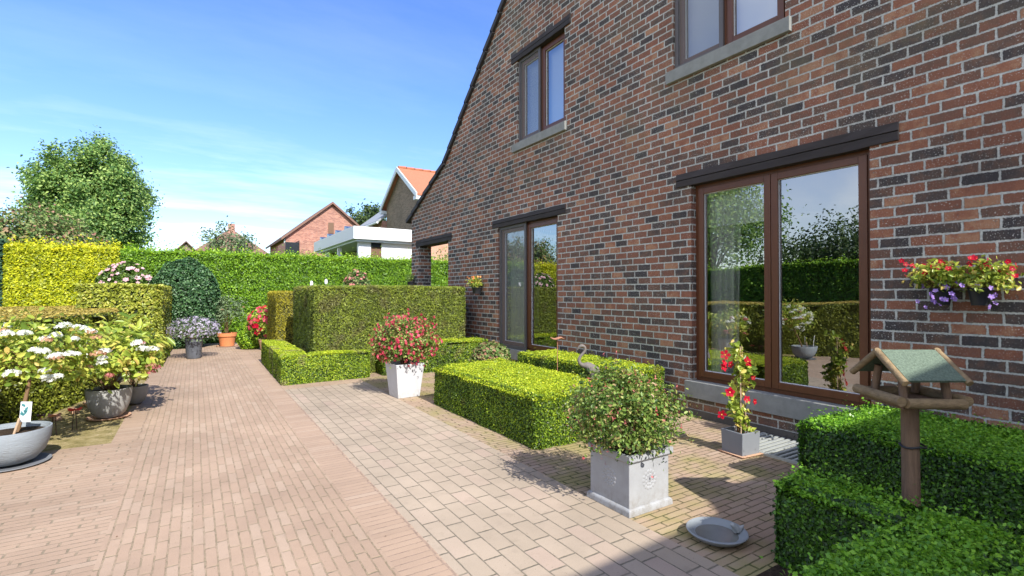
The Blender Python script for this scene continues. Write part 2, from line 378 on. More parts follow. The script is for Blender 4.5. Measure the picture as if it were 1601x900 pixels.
M['russet'] = leafmat('russet and green leaves', [(0, (.06, .12, .03)), (.45, (.17, .27, .07)), (.75, (.32, .36, .13)), (1, (.42, .20, .15))], .3, .5)
def petal(n, a, b, tr=.3): return leafmat(n, [(0, a), (1, b)], tr, .5, .2)
M['red'] = petal('red petals', (.38, .004, .02), (.66, .012, .05)); M['pinkred'] = petal('pink red petals', (.50, .035, .09), (.80, .14, .20))
M['fpink'] = petal('fuchsia petals', (.45, .06, .07), (.8, .25, .25)); M['white'] = petal('white petals', (.68, .72, .62), (.88, .88, .84))
M['pink'] = petal('pink petals', (.6, .3, .34), (.85, .62, .66)); M['dusty'] = petal('dusty pink petals', (.45, .12, .14), (.72, .33, .30))
M['purple'] = petal('purple petals', (.28, .16, .55), (.55, .38, .8)); M['lav'] = petal('lavender petals', (.34, .3, .42), (.66, .6, .72))
M['bronze'] = petal('bronze petals', (.38, .2, .12), (.6, .36, .2)); M['orange'] = petal('orange petals', (.7, .2, .08), (.9, .45, .15))
M['yellow'] = simple('yellow flower centre', (.8, .6, .1))
M['frame'] = simple('brown window frame', (.12, .043, .018), .38, .3, 14, .0008, 60, .5, stretch=(1, 1, .15))
M['screen_frame'] = simple('grey brown screen frame', (.11, .10, .10), .5)
M['lintel'] = simple('dark tarred oak', (.045, .038, .038), .75, .5, 6, .004, 30, .3, stretch=(1, .12, 1))
M['stone'] = simple('bluestone', (.25, .255, .24), .85, .4, 9, .002, 90)
M['plinth'] = simple('dark mortar plinth', (.10, .09, .08), .9, .3, 9, .004, 60)
M['tile'] = simple('dark roof tile', (.045, .04, .042), .7, .3, 5)
M['zincpot'] = simple('pale grey fibreclay', (.34, .35, .365), .8, .22, 6, .001, 60, dirt=.6)
M['whitepot'] = simple('white planter', (.52, .525, .54), .6, .06, 5, dirt=.4)
M['greypot'] = simple('mid grey pot', (.20, .215, .235), .7, .1, 7, .001, 60)
M['bluepot'] = simple('pale blue grey pot', (.27, .31, .345), .75, .15, 4, .004, 26, stretch=(1, 1, 5), dirt=.5)
M['mottled'] = simple('weathered grey pot', (.33, .33, .32), .8, .3, 14, .002, 60)
M['blackpot'] = simple('black plastic', (.025, .027, .032), .4)
M['foil'] = simple('grey black plastic pot', (.10, .11, .13), .45, .5, 12)
M['terra'] = simple('terracotta', (.62, .23, .09), .8, .12, 9)
M['terra2'] = simple('pale terracotta', (.55, .34, .22), .85, .15, 9)
M['potsoil'] = M['soil']
M['twig'] = simple('brown twig', (.17, .10, .05), .85, .3, 20)
M['palewood'] = simple('pale split wood', (.5, .36, .24), .8, .2, 20)
M['bark'] = simple('tree bark', (.10, .075, .05), .9, .3, 10, .01, 20)
M['log'] = simple('weathered round wood', (.26, .185, .10), .85, .65, 26, .006, 70, stretch=(1, 1, 2.5))
M['post'] = simple('brown post wood', (.21, .135, .085), .85, .6, 16, .005, 60, stretch=(4, 4, .4))
M['felt'] = simple('green mineral roof felt', (.13, .175, .13), .95, .9, 130, .003, 200)
M['statue'] = simple('weathered grey resin', (.17, .15, .14), .8, .3, 30, .003, 60)
M['rust'] = simple('rusty metal', (.42, .19, .12), .8, .3, 20); M['redmetal'] = simple('red painted metal', (.55, .04, .03), .45, .2)
M['darkmetal'] = simple('dark rusty wire', (.06, .035, .03), .6)
M['galv'] = simple('galvanised steel', (.52, .55, .52), .45, .15, 20, spec=.6, metal=.3)
M['dark'] = simple('dark pit', (.01, .01, .01), .9)
M['whiteboard'] = simple('white painted boards', (.80, .81, .82), .6, .02)
M['fascia'] = simple('pale blue grey fascia', (.62, .68, .72), .55, .03)
M['rooforange'] = simple('orange clay tiles', (.40, .155, .085), .85, .35, 5, stretch=(6, 1, 1)); M['roofbrown'] = simple('brown roof tiles', (.20, .115, .085), .8, .2, 5)
M['roofgrey'] = simple('grey slates', (.28, .30, .32), .7, .15, 5)
M['darkglass'] = simple('dark window glass', (.03, .035, .04), .1, .1, 3, spec=.8)
M['brownwin'] = simple('brown window panel', (.16, .09, .05), .5)
M['interior'] = simple('interior plaster', (.35, .31, .26), .9, .05); M['intfloor'] = simple('interior floor', (.15, .10, .07), .5, .2)
M['blind'] = simple('pale blind', (.88, .88, .88), .8, .02)
M['paper'] = simple('printed plastic tag', (.8, .82, .84), .4, .02); M['ink'] = simple('teal print', (.08, .25, .27), .4, .3)
def glass_mat():
    m, nt, out = new_mat('window glass'); h = N(nt)
    tr = h.node('ShaderNodeBsdfTransparent'); tr.inputs[0].default_value = (.92, .96, .95, 1)
    gl = h.node('ShaderNodeBsdfGlossy'); gl.inputs['Roughness'].default_value = .0; gl.inputs[0].default_value = (.93, .96, .97, 1)
    p = h.node('ShaderNodeNewGeometry').outputs['Position']
    h.put(gl.inputs['Normal'], h.bump(h.noise(p, 1.3, 1), .0035))
    lw = h.node('ShaderNodeLayerWeight'); lw.inputs[0].default_value = .35
    f = h.mapr(lw.outputs['Fresnel'], 0, 1, .35, 1)
    mx = h.node('ShaderNodeMixShader'); h.put(mx.inputs[0], f); nt.links.new(tr.outputs[0], mx.inputs[1]); nt.links.new(gl.outputs[0], mx.inputs[2])
    nt.links.new(mx.outputs[0], out.inputs[0]); return m
M['glass'] = glass_mat()
def mesh_mat():
    m, nt, out = new_mat('insect mesh'); h = N(nt)
    tr = h.node('ShaderNodeBsdfTransparent'); df = h.node('ShaderNodeBsdfDiffuse'); df.inputs[0].default_value = (.30, .31, .32, 1)
    mx = h.node('ShaderNodeMixShader'); mx.inputs[0].default_value = .28; nt.links.new(tr.outputs[0], mx.inputs[1]); nt.links.new(df.outputs[0], mx.inputs[2])
    nt.links.new(mx.outputs[0], out.inputs[0]); return m
M['mesh'] = mesh_mat()
def sheer():
    m, nt, out = new_mat('white net curtain'); h = N(nt)
    tr = h.node('ShaderNodeBsdfTransparent'); b = h.bsdf(None, (.93, .93, .90), .9)
    mx = h.node('ShaderNodeMixShader'); mx.inputs[0].default_value = .97; nt.links.new(tr.outputs[0], mx.inputs[1]); nt.links.new(b, mx.inputs[2])
    nt.links.new(mx.outputs[0], out.inputs[0]); return m
M['sheer'] = sheer()

# ------------------------------------------------------------------ ground
def sheet(name, poly, z, mat, label=None):
    me = bpy.data.meshes.new(name); me.from_pydata([(x, y, z) for x, y in poly], [], [tuple(range(len(poly)))]); me.materials.append(mat)
    o = link(name, me); o['kind'] = 'structure'; return o
sheet('ground', [(-150, -60), (160, -60), (160, 260), (-150, 260)], -.004, M['lawn'])
sheet('brick_path', [(-.39, -3), (.80, -3), (.80, 14.9), (-.39, 14.9)], .004, M['paveY'])
sheet('brick_terrace', [(-7, -3), (-.39, -3), (-.39, 5.47), (-7, 5.47)], .004, M['paveX'])
sheet('paver_strip', [(1.022, -3), (2.1, -3), (2.1, 7.25), (1.022, 7.25)], .004, M['grey'])
sheet('path_border', [(.80, -3), (1.022, -3), (1.022, 14.9), (.80, 14.9)], .004, M['band'])
sheet('path_edge', [(-.595, 5.47), (-.39, 5.47), (-.39, 14.9), (-.595, 14.9)], .004, M['band2'])
sheet('mossy_path', [(2.1, 1.33), (4.41, 1.33), (4.41, 9.3), (2.1, 9.3)], .004, M['paveR'])
sheet('back_path', [(1.022, 7.25), (2.1, 7.25), (2.1, 14.9), (1.022, 14.9)], .004, M['paveX'])
sheet('hedge_soil', [(2.1, -3), (4.41, -3), (4.41, 1.33), (2.1, 1.33)], .004, M['soil'])
sheet('flower_bed', [(-4.5, 5.47), (-.595, 5.47), (-.595, 15), (-4.5, 15)], .002, M['bed'])
sheet('porch_floor', [(4.41, 9.3), (9, 9.3), (9, 14.9), (2.1, 14.9), (2.1, 9.3)], .0035, M['paveR'])

# ------------------------------------------------------------------ the brick house
FX = 4.41
def roofz(y):
    if y >= 9.5: return 3.98-.46*(y-9.5)
    if y >= 4.0: return 3.98+.93*(9.5-y)
    return 9.095-.72*(4.0-y)
YN, YF = -3.0, 11.42
OPEN = [(1.763, 3.41, .36, 2.43), (5.70, 7.37, .36, 2.42), (5.53, 6.76, 3.70, 5.08), (2.41, 3.64, 3.70, 5.12), (9.37, 10.94, 0.0, 2.38)]
DEP = [.09, .09, .09, .09, .30]
house = thing('brick_house', (FX, 4, 0), 'dark red brick house wall with brown framed windows along the right of the path', 'house')
mb = MB()
ys = sorted({YN, YF, 4.0, 9.5}.union(*[{a, b} for a, b, _, _ in OPEN]))
for a, b in zip(ys[:-1], ys[1:]):
    ym = (a+b)/2; zc = 0
    for o in sorted([o for o in OPEN if o[0] <= ym <= o[1]], key=lambda o: o[2]):
        if o[2] > zc: mb.add([(FX, a, zc), (FX, a, o[2]), (FX, b, o[2]), (FX, b, zc)], [(0, 1, 2, 3)])
        zc = o[3]
    mb.add([(FX, a, zc), (FX, a, roofz(a)), (FX, b, roofz(b)), (FX, b, zc)], [(0, 1, 2, 3)])
for (a, b, z0, z1), d in zip(OPEN, DEP):
    X2 = FX+d
    mb.add([(FX, b, z0), (FX, b, z1), (X2, b, z1), (X2, b, z0)], [(0, 1, 2, 3)])
    mb.add([(FX, a, z0), (X2, a, z0), (X2, a, z1), (FX, a, z1)], [(0, 1, 2, 3)])
    mb.add([(FX, a, z1), (X2, a, z1), (X2, b, z1), (FX, b, z1)], [(0, 1, 2, 3)])
# far corner return, end walls, back skin of the porch bay
mb.add([(FX, YF, 0), (FX+.3, YF, 0), (FX+.3, YF, roofz(YF)), (FX, YF, roofz(YF))], [(0, 1, 2, 3)])
mb.box(FX+.3, 13, 9.0, 9.3, 0, 4.1)
mb.add([(FX+.3, 10.94, 0), (FX+.3, YF, 0), (FX+.3, YF, roofz(YF)), (FX+.3, 10.94, roofz(10.94))], [(0, 1, 2, 3)])
mb.add([(FX+.3, 9.3, 2.38), (FX+.3, 10.94, 2.38), (FX+.3, 10.94, roofz(10.94)), (FX+.3, 9.3, roofz(9.3))], [(0, 1, 2, 3)])
mb.add([(FX, YN, 0), (13, YN, 0), (13, YN, roofz(YN)), (FX, YN, roofz(YN))], [(0, 1, 2, 3)])
mb.add([(13, YN, 0), (13, 9, 0), (13, 9, roofz(9)), (13, 4, roofz(4)), (13, YN, roofz(YN))], [(0, 1, 2, 3, 4)])
mb.build('wall', M['brick'], house)
# roof
rf = MB(); t = .12
prof = [(YN-.15, roofz(YN)-.1), (4.0, roofz(4.0)), (9.5, roofz(9.5)), (YF+.22, roofz(YF)-.1)]
for (a, za), (b, zb) in zip(prof[:-1], prof[1:]):
    rf.add([(FX+.02, a, za+.004), (13.1, a, za+.004), (13.1, b, zb+.004), (FX+.02, b, zb+.004), (FX+.02, a, za+t), (13.1, a, za+t), (13.1, b, zb+t), (FX+.02, b, zb+t)],
           [(0,3,2,1),(4,5,6,7),(0,1,5,4),(1,2,6,5),(2,3,7,6),(3,0,4,7)])
roof = rf.build('roof', M['tile'], house)
vt = MB()      # overlapping verge tiles down the gable edge
def verge(a, za, b, zb):
    L = math.hypot(b-a, zb-za); n = int(L/.34); dy, dz = (b-a)/L, (zb-za)/L
    up = (-dz, dy) if dy > 0 else (dz, -dy)
    for k in range(n):
        s0 = k*L/n; s1 = (k+1)*L/n+.03
        q = []
        for s_, lift in ((s0, .0), (s1, .028)):
            for w in (-.035, .05): q.append((a+dy*s_+up[0]*(w+lift), za+dz*s_+up[1]*(w+lift)))
        p = [q[0], q[2], q[3], q[1]]
        vs = [(FX-.055, y, z) for y, z in p]+[(FX+.16, y, z) for y, z in p]
        vt.add(vs, [(0, 1, 2, 3), (7, 6, 5, 4)]+[(i, 4+i, 4+(i+1) % 4, (i+1) % 4) for i in range(4)])
verge(4.0, roofz(4.0)+.02, 9.5, roofz(9.5)+.02); verge(9.5, roofz(9.5)+.02, YF+.22, roofz(YF)-.08)
vt.build('verge_tiles', M['tile'], roof)
# lintels: dark beams a little proud of the wall
def lintel(y0, y1, z0, z1, seed):
    rr = random.Random(seed); m = MB(); n = 14; ring = []
    for k in range(n+1):
        y = y0+(y1-y0)*k/n; j = lambda: rr.uniform(-.004, .004)
        ring.append([(FX-.018+j(), y, z0+j()), (FX+.12, y, z0), (FX+.12, y, z1), (FX-.018+j(), y, z1+j()), (FX-.022+j(), y, (z0+z1)/2+.006), (FX-.008, y, (z0+z1)/2), (FX-.022+j(), y, (z0+z1)/2-.006)])
    vs = [p for r_ in ring for p in r_]; s = 7
    fs = [(k*s+i, k*s+(i+1) % s, (k+1)*s+(i+1) % s, (k+1)*s+i) for k in range(n) for i in range(s)]+[tuple(range(s))[::-1], tuple(range(n*s, n*s+s))]
    m.add(vs, fs).build('lintel', M['lintel'], house)
lintel(1.57, 3.59, 2.425, 2.565, 1); lintel(5.51, 7.54, 2.415, 2.55, 2); lintel(5.39, 6.92, 5.06, 5.19, 3); lintel(9.2, 11.1, 2.375, 2.52, 4)
def sill(y0, y1, z0, z1, out=.045):
    MB().box(FX-out, FX+.1, y0, y1, z0, z1).build('sill', M['stone'], house, bevel=.004)
sill(1.68, 3.47, .205, .375); sill(5.62, 7.45, .215, .375); sill(5.48, 6.87, 3.585, 3.71); sill(2.35, 3.71, 3.585, 3.715)
MB().box(FX-.012, FX+.05, YN, 9.36, -.01, .075).build('plinth', M['plinth'], house)
def window(y0, y1, z0, z1, screen=False, mid=.5):
    XO = FX+.075; fw = .055
    def fr(m, a, b, c, d, w, xa, xb):
        m.box(xa, xb, a, a+w, c, d); m.box(xa, xb, b-w, b, c, d); m.box(xa, xb, a+w, b-w, c, c+w); m.box(xa, xb, a+w, b-w, d-w, d)
    m = MB(); fr(m, y0, y1, z0, z1, fw, XO, XO+.09)
    w = m.build('window', M['frame'], house, bevel=.003)
    ym = y0+(y1-y0)*mid; sw = .062
    for a, b in ((y0+.04, ym), (ym, y1-.04)):
        m = MB(); fr(m, a+.003, b-.003, z0+.043, z1-.043, sw, XO-.018, XO+.05); m.build('sash', M['frame'], w, bevel=.004)
        g = MB(); g.add([(XO+.018, a+sw-.01, z0+.09), (XO+.018, a+sw-.01, z1-.09), (XO+.018, b-sw+.01, z1-.09), (XO+.018, b-sw+.01, z0+.09)], [(0, 1, 2, 3)]); g.build('pane', M['glass'], w)
        m = MB(); fr(m, a+sw-.001, b-sw+.001, z0+.105-.001, z1-.105+.001, .006, XO+.004, XO+.016); m.build('glazing_seal', M['whiteboard'], w)
    if screen:   # insect screen on the farther leaf
        m = MB(); fr(m, ym+.02, y1-.004, z0+.004, z1-.004, .045, XO-.05, XO-.025); s = m.build('insect_screen', M['screen_frame'], w)
        for zz in ([z0+(z1-z0)*.36, z0+(z1-z0)*.68] if z1-z0 > 1.6 else [z0+(z1-z0)*.5]):
            MB().box(XO-.042, XO-.034, ym+.065, y1-.05, zz-.004, zz+.004).build('screen_bar', M['screen_frame'], s) if False else None
        MB().add([(XO-.038, ym+.06, z0+.045), (XO-.038, ym+.06, z1-.045), (XO-.038, y1-.045, z1-.045), (XO-.038, y1-.045, z0+.045)], [(0, 1, 2, 3)]).build('insect_mesh', M['mesh'], w)
    return w
window(1.763, 3.41, .376, 2.43); window(5.70, 7.37, .376, 2.42, True); window(5.53, 6.76, 3.712, 5.07, True); window(2.41, 3.64, 3.717, 5.12, True)
# rooms behind the glass
m = MB(); m.box(FX+.31, 9, 4.6, 4.75, 0, 2.7); m.box(FX+.1, 9, -1, 9, 2.72, 2.85); m.box(9, 9.1, -1, 9, 0, 6); m.box(FX+.31, 9, 4.6, 4.75, 2.86, 6)
m.build('partition_wall', M['interior'], house)
MB().box(FX+.1, 9, -1, 9, .1, .16).build('indoor_floor', M['intfloor'], house)
def curtain(y0, y1, z0, z1, x, amp, folds, label):
    n = int(folds*10); vs = []; 
    for k in range(n+1):
        y = y0+(y1-y0)*k/n
        for j in range(5):
            z = z0+(z1-z0)*j/4; vs.append((x+amp*math.sin(2*PI*folds*k/n+.5*math.sin(k*.3)+j*.12)+.01*math.sin(k*.71), y+.012*math.sin(j*1.3+k*.2), z))
    m = MB().add(vs, [(k*5+j, k*5+j+1, (k+1)*5+j+1, (k+1)*5+j) for k in range(n) for j in range(4)])
    o = m.build('net_curtain', M['sheer'], origin=(x, y0, z0), smooth=True); tag(o, label, 'curtain')
curtain(3.02, 3.36, .17, 2.4, FX+.24, .03, 5, 'white net curtain hanging behind the glass of the big right window')
curtain(2.60, 3.36, 1.98, 2.42, FX+.20, .012, 7, 'short white valance at the top inside the big right window')
curtain(6.52, 7.34, .17, 2.4, FX+.24, .03, 11, 'white net curtain behind the screened half of the left ground floor window')
def blind(y0, y1, z0, z1, label):
    o = MB().box(FX+.185, FX+.19, y0, y1, z0, z1).build('window_blind', M['blind'], origin=(FX+.2, y0, z0)); tag(o, label, 'blind')
blind(5.56, 6.73, 3.74, 5.05, 'pale blind drawn behind the small upper window with dark lintel'); blind(2.44, 3.61, 3.74, 5.1, 'pale blind drawn behind the upper window above the big glass door')
# steel grating at the foot of the wall
gr = thing('drain_grating', (4.1, 1.9, 0), 'galvanised steel grating set in the paving beneath the big right window', 'grating')
MB().box(3.84, 4.39, 1.25, 2.60, .006, .009).build('pit_shade', M['dark'], gr)  # flat near-black sheet paints the shade below the slats
m = MB(); m.box(3.815, 3.84, 1.25, 2.62, .004, .022); m.box(3.84, 4.39, 2.598, 2.62, .004, .022); m.build('frame', M['galv'], gr)
m = MB(); y = 1.27
while y < 2.59: m.box(3.84, 4.385, y, y+.026, .009, .02); y += .052
m.build('slats', M['galv'], gr)

# ------------------------------------------------------------------ hedges
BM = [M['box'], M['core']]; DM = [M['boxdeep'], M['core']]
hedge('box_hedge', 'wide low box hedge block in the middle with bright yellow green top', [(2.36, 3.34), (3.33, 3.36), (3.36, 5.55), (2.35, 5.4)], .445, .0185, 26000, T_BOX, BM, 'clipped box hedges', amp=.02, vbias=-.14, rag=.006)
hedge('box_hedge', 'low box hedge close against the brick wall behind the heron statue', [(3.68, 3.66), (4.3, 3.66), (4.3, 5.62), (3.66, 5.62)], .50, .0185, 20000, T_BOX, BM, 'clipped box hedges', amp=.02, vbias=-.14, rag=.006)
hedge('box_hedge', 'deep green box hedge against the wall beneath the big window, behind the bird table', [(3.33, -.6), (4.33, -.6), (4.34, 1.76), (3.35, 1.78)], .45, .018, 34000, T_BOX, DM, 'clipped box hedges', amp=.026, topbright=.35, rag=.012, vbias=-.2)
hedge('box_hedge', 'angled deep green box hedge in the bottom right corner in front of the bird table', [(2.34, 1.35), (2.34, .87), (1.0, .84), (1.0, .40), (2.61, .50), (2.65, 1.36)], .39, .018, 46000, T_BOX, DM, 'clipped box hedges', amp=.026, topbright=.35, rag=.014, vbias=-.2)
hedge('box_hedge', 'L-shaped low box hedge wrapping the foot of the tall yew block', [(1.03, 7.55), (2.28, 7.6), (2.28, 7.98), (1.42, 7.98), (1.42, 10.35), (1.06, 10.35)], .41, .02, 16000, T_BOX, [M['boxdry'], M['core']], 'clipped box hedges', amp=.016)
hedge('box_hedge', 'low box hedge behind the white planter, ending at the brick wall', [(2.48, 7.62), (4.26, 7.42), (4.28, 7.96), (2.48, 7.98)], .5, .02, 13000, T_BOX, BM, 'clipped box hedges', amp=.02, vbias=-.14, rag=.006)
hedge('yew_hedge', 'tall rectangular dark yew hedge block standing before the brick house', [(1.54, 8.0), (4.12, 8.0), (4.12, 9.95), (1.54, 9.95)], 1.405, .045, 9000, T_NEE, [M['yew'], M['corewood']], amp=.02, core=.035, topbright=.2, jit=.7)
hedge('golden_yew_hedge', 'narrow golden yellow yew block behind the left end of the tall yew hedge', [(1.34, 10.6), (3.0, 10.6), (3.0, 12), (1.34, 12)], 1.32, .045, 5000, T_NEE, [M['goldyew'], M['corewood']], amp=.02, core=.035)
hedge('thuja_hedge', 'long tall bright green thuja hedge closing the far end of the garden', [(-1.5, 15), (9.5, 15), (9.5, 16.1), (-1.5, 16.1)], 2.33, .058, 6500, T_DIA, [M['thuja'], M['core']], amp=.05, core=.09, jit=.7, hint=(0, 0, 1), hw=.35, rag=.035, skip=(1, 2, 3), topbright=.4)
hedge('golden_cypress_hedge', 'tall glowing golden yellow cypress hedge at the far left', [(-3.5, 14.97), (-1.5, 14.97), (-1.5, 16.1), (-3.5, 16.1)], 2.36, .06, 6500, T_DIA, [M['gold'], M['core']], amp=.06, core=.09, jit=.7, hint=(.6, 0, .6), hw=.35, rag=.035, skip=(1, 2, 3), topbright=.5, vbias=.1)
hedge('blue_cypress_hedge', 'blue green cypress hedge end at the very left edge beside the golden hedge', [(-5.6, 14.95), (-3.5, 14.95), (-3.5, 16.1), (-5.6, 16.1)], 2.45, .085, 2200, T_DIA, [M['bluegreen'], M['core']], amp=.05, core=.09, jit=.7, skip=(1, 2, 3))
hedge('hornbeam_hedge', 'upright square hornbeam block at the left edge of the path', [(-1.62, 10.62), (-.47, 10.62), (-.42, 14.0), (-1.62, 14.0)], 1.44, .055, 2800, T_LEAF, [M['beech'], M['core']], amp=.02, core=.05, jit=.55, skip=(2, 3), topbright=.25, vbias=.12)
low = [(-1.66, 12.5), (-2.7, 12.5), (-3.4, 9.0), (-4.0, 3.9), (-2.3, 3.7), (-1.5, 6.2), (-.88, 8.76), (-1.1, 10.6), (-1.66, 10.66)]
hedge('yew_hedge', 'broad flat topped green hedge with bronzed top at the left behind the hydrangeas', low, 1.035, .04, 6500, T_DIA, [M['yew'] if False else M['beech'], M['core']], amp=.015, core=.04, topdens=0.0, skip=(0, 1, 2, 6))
# its bronzed flat top
P = []
pa = np.array(low)
q = QC(); n = 80000; P2 = np.column_stack([-4.0+3.2*RNG.random(n), 3.7+8.9*RNG.random(n)])
c = np.zeros(n, bool)
for i in range(len(pa)):
    a, b = pa[i], pa[(i+1) % len(pa)]; cond = ((a[1] > P2[:, 1]) != (b[1] > P2[:, 1])); c ^= cond & (P2[:, 0] < (b[0]-a[0])*(P2[:, 1]-a[1])/(b[1]-a[1]+1e-9)+a[0])
P2 = P2[c]; P3 = np.column_stack([P2, 1.045-RNG.exponential(.008, len(P2))]); P3[:, 2] += .012*wob(P3)
q.add(P3, (0, 0, 1), .034*(.7+.6*RNG.random(len(P3))), T_DIA, .3)
lowhedge = [o for o in COL.objects if o.name == 'yew_hedge.001'][0]
q.build('clipped_top', [M['toplight']], lowhedge)
# unseen wing added behind the viewer, roof edge stepped to shade the near hedges
wing = thing('shadow_wing', (2.5, -5, 0), 'low flat roofed brick wing, unseen, added behind the viewer to cast shadow', 'building')
MB().box(1.0, 4.3, -7, -3.05, 0, 3.35).build('wall', M['brick'], wing)
MB().prism([(.62, -7.2), (4.4, -7.2), (4.4, -2.36), (2.75, -2.41), (2.6, -2.62), (.62, -2.70)], 3.55, 3.73).build('roof', M['fascia'], wing)
MB().box(.9, 4.32, -7.05, -3.0, 3.35, 3.55).build('cornice', M['frame'], wing)
# garden side that the windows mirror
hedge('privet_hedge', 'tall dark green boundary hedge beyond the lawn at the far left', [(-8.6, -6), (-7.6, -6), (-7.6, 16), (-8.6, 16)], 2.2, .08, 1800, T_DIA, [M['thuja'], M['core']], amp=.06, core=.1, jit=.7, skip=(0, 2, 3), rag=.04)
hedge('box_hedge', 'low clipped hedge on the lawn side of the terrace, left of the view', [(-4.6, 1.2), (-4.0, 1.2), (-4.0, 5.8), (-4.6, 5.8)], .7, .04, 3000, T_DIA, BM, 'clipped box hedges', skip=())
# strip of stone edging along the bed
es = thing('edging_stones', (-1.1, 6.9, 0), 'row of pale sandstone edging blocks at the foot of the left hedge', 'edging')
for k in range(5):
    cx, cy = -1.27+.085*k, 6.55+.30*k
    MB().obox((cx, cy, .012), (.96, .28, 0), (-.28, .96, 0), (0, 0, 1), .07, .27, .03).build('stone_block', M['terra2'], es, bevel=.01)

# ------------------------------------------------------------------ plants
def sph(n):
    v = RNG.normal(size=(n, 3)); return v/np.linalg.norm(v, axis=1, keepdims=True)
def clumps(c, r, n, shell=.75, zmin=-1.0):
    d = sph(n*3); d = d[d[:, 2] > zmin][:n]; rad = shell+(1-shell)*RNG.random(len(d)); rad[::4] *= .6
    return np.asarray(c)+d*rad[:, None]*np.asarray(r), d
def foliage(q, c, C, D, per, spread, size, tm, jit=.6, mi=0, up=.4, r=None, hint=None, hw=0):
    k = np.repeat(np.arange(len(C)), per); P = C[k]+RNG.normal(size=(len(k), 3))*spread
    nn = D[k]*.8+RNG.normal(size=(len(k), 3))*.3; nn[:, 2] += up
    q.add(P, nn, size*(.65+.6*RNG.random(len(k))), tm, jit, mi=mi, hint=hint, hw=hw); return q
def stems(parent, base, tips, rad=.004, mat='twig', bend=.1, name='stem', one=True, n=4):
    m = MB()
    for tp in tips:
        b = Vector(base)+Vector((random.uniform(-.03, .03), random.uniform(-.03, .03), 0)); t_ = Vector(tp); mid = b.lerp(t_, .5)+Vector((0, 0, bend*(t_-b).length))
        pts = [b.lerp(mid, s/n).lerp(mid.lerp(t_, s/n), s/n) for s in range(n+1)]
        m.tube(pts, [rad*(1-.7*s/n) for s in range(n+1)], 5, False)
    return m.build(name, M[mat], parent)
def head(parent, pos, r, mat, n=60, fs=.3, flat=.75, name='flower_head', tm=T_FOUR):
    d = sph(n); d[:, 2] = np.abs(d[:, 2])*.9-.15; q = QC(); q.add(np.asarray(pos)+d*np.array([r, r, r*flat]), d, r*fs*2.2*(.8+.4*RNG.random(n)), tm, .3); return q.build(name, [M[mat]], parent)
def bloom(parent, pos, nrm, s, mat, name='flower', centre=True):
    q = QC(); nrm = np.asarray(nrm, float); nrm /= np.linalg.norm(nrm)
    q.add([pos], [nrm], s, T_STAR, .05); q.add([np.asarray(pos)+nrm*s*.02], [nrm], s*.75, T_STAR, .1)
    if centre: q.add([np.asarray(pos)+nrm*s*.07]*2, [nrm], s*.12, T_FOUR, .3, v=1, mi=1)
    return q.build(name, [M[mat], M['yellow']], parent)
VIEW = np.array([-.5, -.8, .3])
def pot_soil(parent, c, r, z): MB().lathe((c[0], c[1], 0), [(0.001, z+.012), (r*.6, z+.008), (r, z)], 24).build('soil', M['potsoil'], parent)
def saucer(c, r, mat, label, h=.025):
    o = MB().lathe((c[0], c[1], 0), [(.001, .006), (r*.85, .006), (r*.93, h*.9), (r*.97, h), (r, h), (r*1.0, h*.8), (r*.88, .005), (.001, .005)], 40).build('saucer', M[mat], origin=(c[0], c[1], 0), smooth=True)
    return tag(o, label, 'saucer')
def roundpot(parent, c, prof, mat, seg=40, soil=None, z=.0):
    o = MB().lathe((c[0], c[1], z), prof, seg).build('pot', M[mat], parent, smooth=True)
    if soil: pot_soil(parent, c, soil[0], soil[1])
    return o

# --- big square planter with fuchsia
c = (2.285, 2.235)
pl = thing('potted_fuchsia', (c[0], c[1], 0), 'spreading green fuchsia in the square pale grey planter with round rosettes', 'potted plant', 'potted plants on the terrace')
def sq(m, c, w0, w1, z0, z1, rot=0):
    ca, sa = math.cos(rot), math.sin(rot); vs = []
    for w, z in ((w0, z0), (w1, z1)):
        for i, j in ((-1,-1),(1,-1),(1,1),(-1,1)): vs.append((c[0]+(i*ca-j*sa)*w/2, c[1]+(i*sa+j*ca)*w/2, z))
    m.add(vs, [(0,3,2,1),(4,5,6,7),(0,1,5,4),(1,2,6,5),(2,3,7,6),(3,0,4,7)])
def sqpot(m, c, w0, w1, z1, wall, rot=0, depth=.05):
    ca, sa = math.cos(rot), math.sin(rot); vs = []
    for w, z in ((w0, .004), (w1, z1), (w1-2*wall, z1), (w1-2*wall, z1-depth)):
        for i, j in ((-1,-1),(1,-1),(1,1),(-1,1)): vs.append((c[0]+(i*ca-j*sa)*w/2, c[1]+(i*sa+j*ca)*w/2, z))
    m.add(vs, [(0,3,2,1)]+[(4*k+i, 4*k+(i+1) % 4, 4*k+4+(i+1) % 4, 4*k+4+i) for k in range(3) for i in range(4)]+[(12, 13, 14, 15)])
m = MB(); sqpot(m, c, .335, .335, .335, .02); planter = m.build('planter', M['zincpot'], pl, bevel=.004)
m = MB(); sq(m, c, .372, .366, .004, .035); sq(m, c, .366, .345, .0352, .046); m.build('base_moulding', M['zincpot'], planter, bevel=.003)
m = MB()
for k in range(4):
    a = k*PI/2; ux, uy = round(math.cos(a)), round(math.sin(a)); w = .187
    px, py = -uy, ux
    m.add([(c[0]+ux*(w-s_)+px*e*(w-s_), c[1]+uy*(w-s_)+py*e*(w-s_), z) for e in (-1, 1) for s_, z in ((.012, .305), (0, .318), (0, .352), (.022, .352), (.022, .33))],
          [(0, 5, 6, 1), (1, 6, 7, 2), (2, 7, 8, 3), (3, 8, 9, 4)])
m.build('rim', M['zincpot'], planter)
